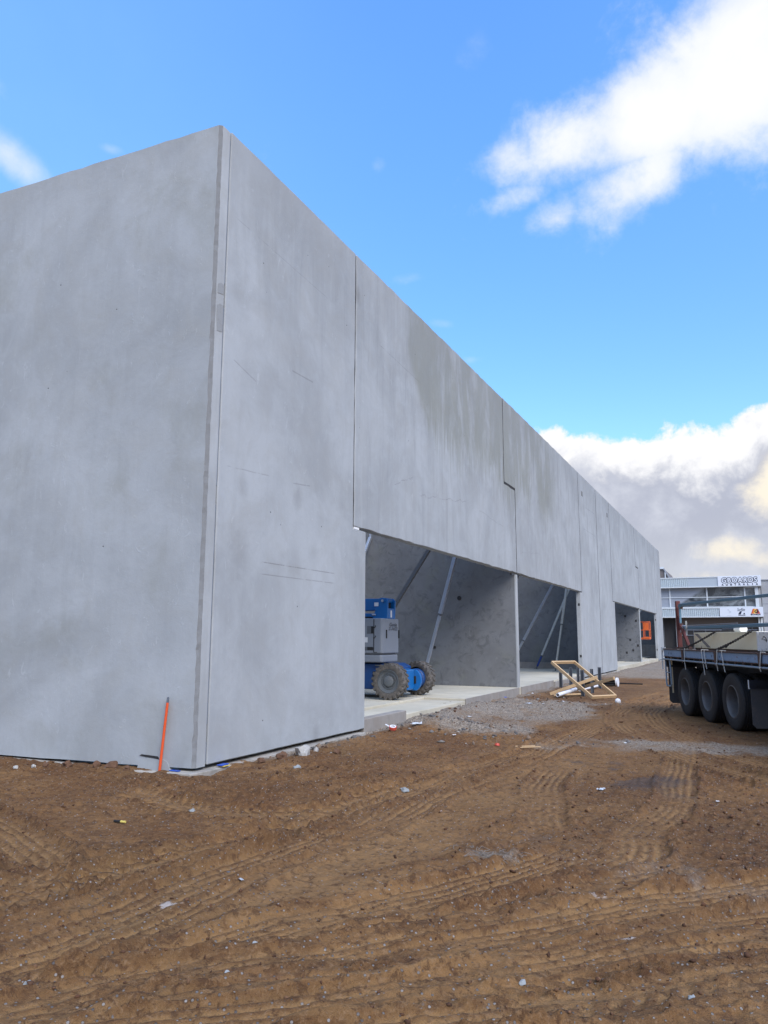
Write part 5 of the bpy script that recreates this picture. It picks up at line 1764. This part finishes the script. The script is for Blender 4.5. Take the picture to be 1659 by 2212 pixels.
for k in range(7):
    mb.tube([(-.6 + rnd.uniform(-.1, .1), .1 * (k % 3), .05 + .07 * (k // 3)), (.45 + rnd.uniform(-.06, .06), .1 * (k % 3) - .1, .06 + .07 * (k // 3))], .035, 8)
mb.build('bar', 'black_gap', t, smooth=True)
MB().lathe([(0, 0), (.15, 0), (.15, .06), (0, .06)], (.46, -.02, .15), (1, -.1, 0), 20).build('end_cap', 'pvc_white', t, smooth=True)
t = thing('steel_bar', 'thin dark bar lying on the soil to the right of the bundle', 'bar', (-3.9, 28.6, .04))
MB().tube([(-.4, 0, .0), (.5, -.4, .02)], .022, 6).build('bar', 'black_gap', t)

# ------------------------------------------------------------------ orange stake at the corner
SB = (-6.585, 7.535, -0.02)
sk = thing('marker_stake', 'orange plastic pipe stake with a grey tip leaning at the wall corner', 'stake', SB)
tp_ = Vector((.092, .0, .898))
MB().tube([(0, 0, -.12), tp_ * .925], [.0175, .016], 14).build('pipe', 'orange_pvc', sk, smooth=True)
MB().tube([tp_ * .915, tp_ * .985, tp_ * 1.0], [.0145, .0145, .010], 12).build('tip', 'grey_cap', sk, smooth=True)


# ------------------------------------------------------------------ litter and stones
def lump(name, label, cat, x, y, size, mat, group=None, flat=.7, sub=2, sink=.25, jit=.18):
    bm = bmesh.new()
    bmesh.ops.create_icosphere(bm, subdivisions=sub, radius=1.0)
    for v in bm.verts:
        v.co *= 1 + rnd.gauss(0, jit)
        v.co = Vector((v.co.x * size * rnd.uniform(.98, 1.02), v.co.y * size * .8, v.co.z * size * flat))
    me_ = bpy.data.meshes.new(name)
    bm.to_mesh(me_)
    bm.free()
    me_.materials.append(MATS[mat])
    o = bpy.data.objects.new(name, me_)
    COL.objects.link(o)
    o.location = (x, y, ground_z(x, y) + size * flat * (.5 - sink))
    o.rotation_euler = (0, 0, rnd.uniform(0, 6.28))
    return tag(o, label, cat, group)


def scrap(name, label, cat, x, y, size, mat, group=None, aspect=.6, rz=None, lift=.012):
    """A crumpled sheet of film, paper or foil."""
    mb = MB()
    size *= .5
    n_ = 7
    for i in range(n_):
        for j in range(n_):
            u, v = i / (n_ - 1) - .5, j / (n_ - 1) - .5
            k = 1 - .35 * rnd.random() if abs(u) == .5 or abs(v) == .5 else 1
            mb.v.append((u * size * k, v * size * aspect * k, lift + abs(rnd.gauss(0, size * .07))))
    for i in range(n_ - 1):
        for j in range(n_ - 1):
            a = i * n_ + j
            mb.f.append((a, a + 1, a + n_ + 1, a + n_))
    o = mb.build(name, mat, None)
    so = o.modifiers.new('thickness', 'SOLIDIFY')
    so.thickness = .002
    o.location = (x, y, ground_z(x, y))
    o.rotation_euler = (0, 0, rnd.uniform(0, 6.28) if rz is None else rz)
    return tag(o, label, cat, group)


W_ = 'white scraps of litter on the site'
scrap('paper_scrap', 'white paper scrap lying on the grey rubble before the near opening', 'litter', -5.02, 14.53, .22, 'litter_white', W_)
scrap('paper_scrap', 'white cup-like scrap where the grey rubble meets brown soil', 'litter', -4.41, 12.02, .13, 'litter_white', W_, .8, lift=.03)
scrap('paper_scrap', 'crumpled white scrap left of the white pipe, below the wall end', 'litter', -5.6, 21.7, .22, 'litter_white', W_, lift=.05)
scrap('paper_scrap', 'white scrap in front of the low ends of the planks', 'litter', -4.85, 19.93, .20, 'litter_white', W_)
scrap('paper_scrap', 'white scrap in front of the white pipe, right of its neighbour', 'litter', -4.30, 19.70, .20, 'litter_white', W_)
scrap('paper_scrap', 'small white scrap nearest the viewer among the pipe litter', 'litter', -4.58, 18.73, .13, 'litter_white', W_)
scrap('paper_scrap', 'tiny white scrap below the timber frame\'s lower board', 'litter', -3.31, 19.95, .09, 'litter_white', W_)
scrap('paper_scrap', 'flat white scrap on the ramp beside the slab step', 'litter', -6.0, 16.6, .16, 'litter_white', W_)
scrap('paper_scrap', 'white scrap alone on the haul road left of the trailer wheels', 'litter', -1.83, 12.68, .14, 'litter_white', W_)
scrap('paper_scrap', 'white scrap on brown soil at the right of the yard', 'litter', -0.38, 8.59, .07, 'litter_white', W_)
scrap('plastic_sheet', 'pale blue sheet of plastic film near the pipe litter', 'litter', -4.88, 18.57, .36, 'litter_pale')
scrap('plastic_sheet', 'grey flat offcut sheet beside the dark rubble hollow', 'litter', -5.25, 12.43, .42, 'litter_pale', None, .6)
scrap('plastic_sheet', 'blue crumpled film at the foot of the slab edge', 'litter', -5.95, 20.2, .26, 'plastic_blue')
scrap('plastic_sheet', 'pale blue grey flake flat on the brown soil mid yard', 'litter', -1.52, 8.65, .26, 'litter_pale', None, .6)
scrap('plastic_wrapper', 'grey curled wrapper on the tyre track in the foreground', 'litter', -3.13, 4.43, .12, 'litter_pale', None, .3)
scrap('plastic_wrapper', 'dark clip with a white rim just left of the grey wrapper', 'litter', -3.30, 4.52, .05, 'grey_cap', None, .8, lift=.02)
scrap('plastic_wrapper', 'small white square chip on the ridge at the left foreground', 'litter', -4.01, 4.03, .045, 'litter_white', None, .6, lift=.015)
t = thing('tape_roll', 'red and white roll of tape dropped near the first pier', 'tape roll', (-5.45, 11.89, ground_z(-5.45, 11.89) + .02))
MB().lathe([(.04, -.022), (.062, -.022), (.062, .022), (.04, .022), (.04, -.022)], (0, 0, .04), (.2, -.3, 1), 24).build('roll', 'litter_red', t, smooth=True)
MB().lathe([(.036, -.024), (.052, -.025), (.052, .025), (.036, .024), (.036, -.024)], (0, 0, .043), (.2, -.3, 1), 24).build('core', 'litter_white', t, smooth=True)
MB().bar((-.04, 0, .045), (-.15, .03, .085), .03, .008).build('loose_end', 'litter_white', t)
t = thing('plastic_shim', 'blue packing shim under the end wall beside the orange stake', 'shim', (-6.32, 7.50, ground_z(-6.32, 7.50)))
MB().box((-.08, -.0, .035), (.06, .05, .046)).build('plate', 'plastic_blue', t, .004)
t = thing('plastic_shim', 'blue and yellow packing shims under the first facade pier', 'shim', (-6.0, 8.06, 0))
MB().box((-.06, -.08, .032), (.015, .07, .046)).build('plate', 'plastic_blue', t, .003)
MB().box((-.06, -.05, .018), (.02, .09, .030)).build('plate', 'plastic_yellow', t, .003)
t = thing('marker_pen', 'black and yellow marker pen lying on the soil at left', 'pen', (-5.04, 5.30, ground_z(-5.04, 5.30) + .014))
MB().tube([(-.06, 0, .008), (.01, 0.005, .008)], .011, 8).build('barrel', 'black_gap', t, smooth=True)
MB().tube([(.01, .005, .008), (.06, .01, .008)], .010, 8).build('cap', 'plastic_yellow', t, smooth=True)
lump('ball', 'white crumpled ball lying right of the timber frame', 'litter', -3.02, 20.0, .075, 'litter_white', None, .9, 2, 0, .05)
t = thing('red_scrap', 'small red cap on the brown edge of the rubble', 'litter', (-3.59, 11.68, ground_z(-3.59, 11.68)))
MB().lathe([(0, 0), (.04, 0), (.036, .035), (.02, .04), (0, .04)], (0, 0, 0), (0, .3, 1), 14).build('cap', 'litter_red', t, smooth=True)
t = thing('stick', 'two thin pale sticks lying at the end of the rubble', 'stick', (-3.16, 11.59, ground_z(-3.16, 11.59) + .02))
MB().bar((-.12, 0, .01), (.14, .16, .015), .02, .01).build('splint', 'timber', t)
MB().bar((-.02, -.08, .01), (.24, .10, .015), .02, .01).build('splint', 'timber', t)
t = thing('twig_heap', 'grey tangle of wire and twigs on the soil in mid foreground', 'twigs', (-1.79, 5.70, ground_z(-1.79, 5.70)))
mb = MB()
for k in range(60):
    x, y = rnd.gauss(0, .13), rnd.gauss(0, .07)
    a, L = rnd.uniform(0, 6.28), rnd.uniform(.03, .10)
    z = rnd.uniform(.005, .035)
    mb.tube([(x, y, z), (x + math.cos(a) * L * .5, y + math.sin(a) * L * .5, z + rnd.uniform(0, .02)), (x + math.cos(a + .6) * L, y + math.sin(a + .6) * L, z - .004)], .0022, 4)
mb.build('twig', 'twig', t)
SG = 'larger stones on the soil'
for x, y, s, m_, lab in [(-5.5, 9.12, .12, 'rock_pale', 'largest pale rock, on the bank under the first pier'), (-5.08, 8.28, .055, 'rock_grey', 'grey stone below the largest rock near the first pier'),
                         (-3.40, 7.72, .05, 'rock_grey', 'grey stone beside the double track in mid yard'), (-3.08, 2.72, .022, 'rock_grey', 'pale round stone at the lower left of the picture'),
                         (-3.19, 3.37, .018, 'rock_pale', 'pale stone on the ribbed track at lower left'), (-2.34, 3.22, .016, 'rock_grey', 'blue grey stone in the dark rut at bottom centre'),
                         (-2.41, 3.55, .020, 'rock_grey', 'pale grey stone on the ridge at bottom centre'), (-4.86, 6.05, .03, 'rock_grey', 'grey stone on rough soil left of the lugged track'),
                         (-.33, 3.91, .018, 'rock_grey', 'pale stone near the bottom right corner'), (-1.05, 3.74, .018, 'rock_grey', 'pale grey stone at bottom right of centre')]:
    lump('stone', lab, 'stone', x, y, s, m_, SG, .75, 2)
SC = 'clods of soil banked at the end wall'
for x, y, s, lab in [(-7.16, 7.36, .085, 'tall brown clod against the end wall left of the stake'), (-7.36, 7.30, .06, 'brown clod next to the tall clod, on its left'),
                     (-7.75, 7.20, .065, 'brown clod midway along the bank below the end wall'), (-8.0, 7.1, .05, 'brown clod at the left of the middle bank'), (-6.95, 7.38, .045, 'low brown clod between the tall clod and the stake'),
                     (-5.75, 8.5, .06, 'brown clod in front of the blue and yellow shims'), (-5.6, 8.75, .075, 'rounded ochre clod under the first pier'), (-5.2, 9.5, .06, 'brown clod right of the largest pale rock')]:
    lump('soil_clod', lab, 'clod', x, y, s, 'soil_lump', SC, .8, 2, .15)
for x, y, s, lab in [(-8.35, 6.95, .045, 'white mortar lump left at the foot of the end wall'), (-8.1, 7.0, .035, 'second white mortar lump, right of the first by the end wall')]:
    lump('mortar_lump', lab, 'mortar lump', x, y, s, 'rock_pale', None, .6)
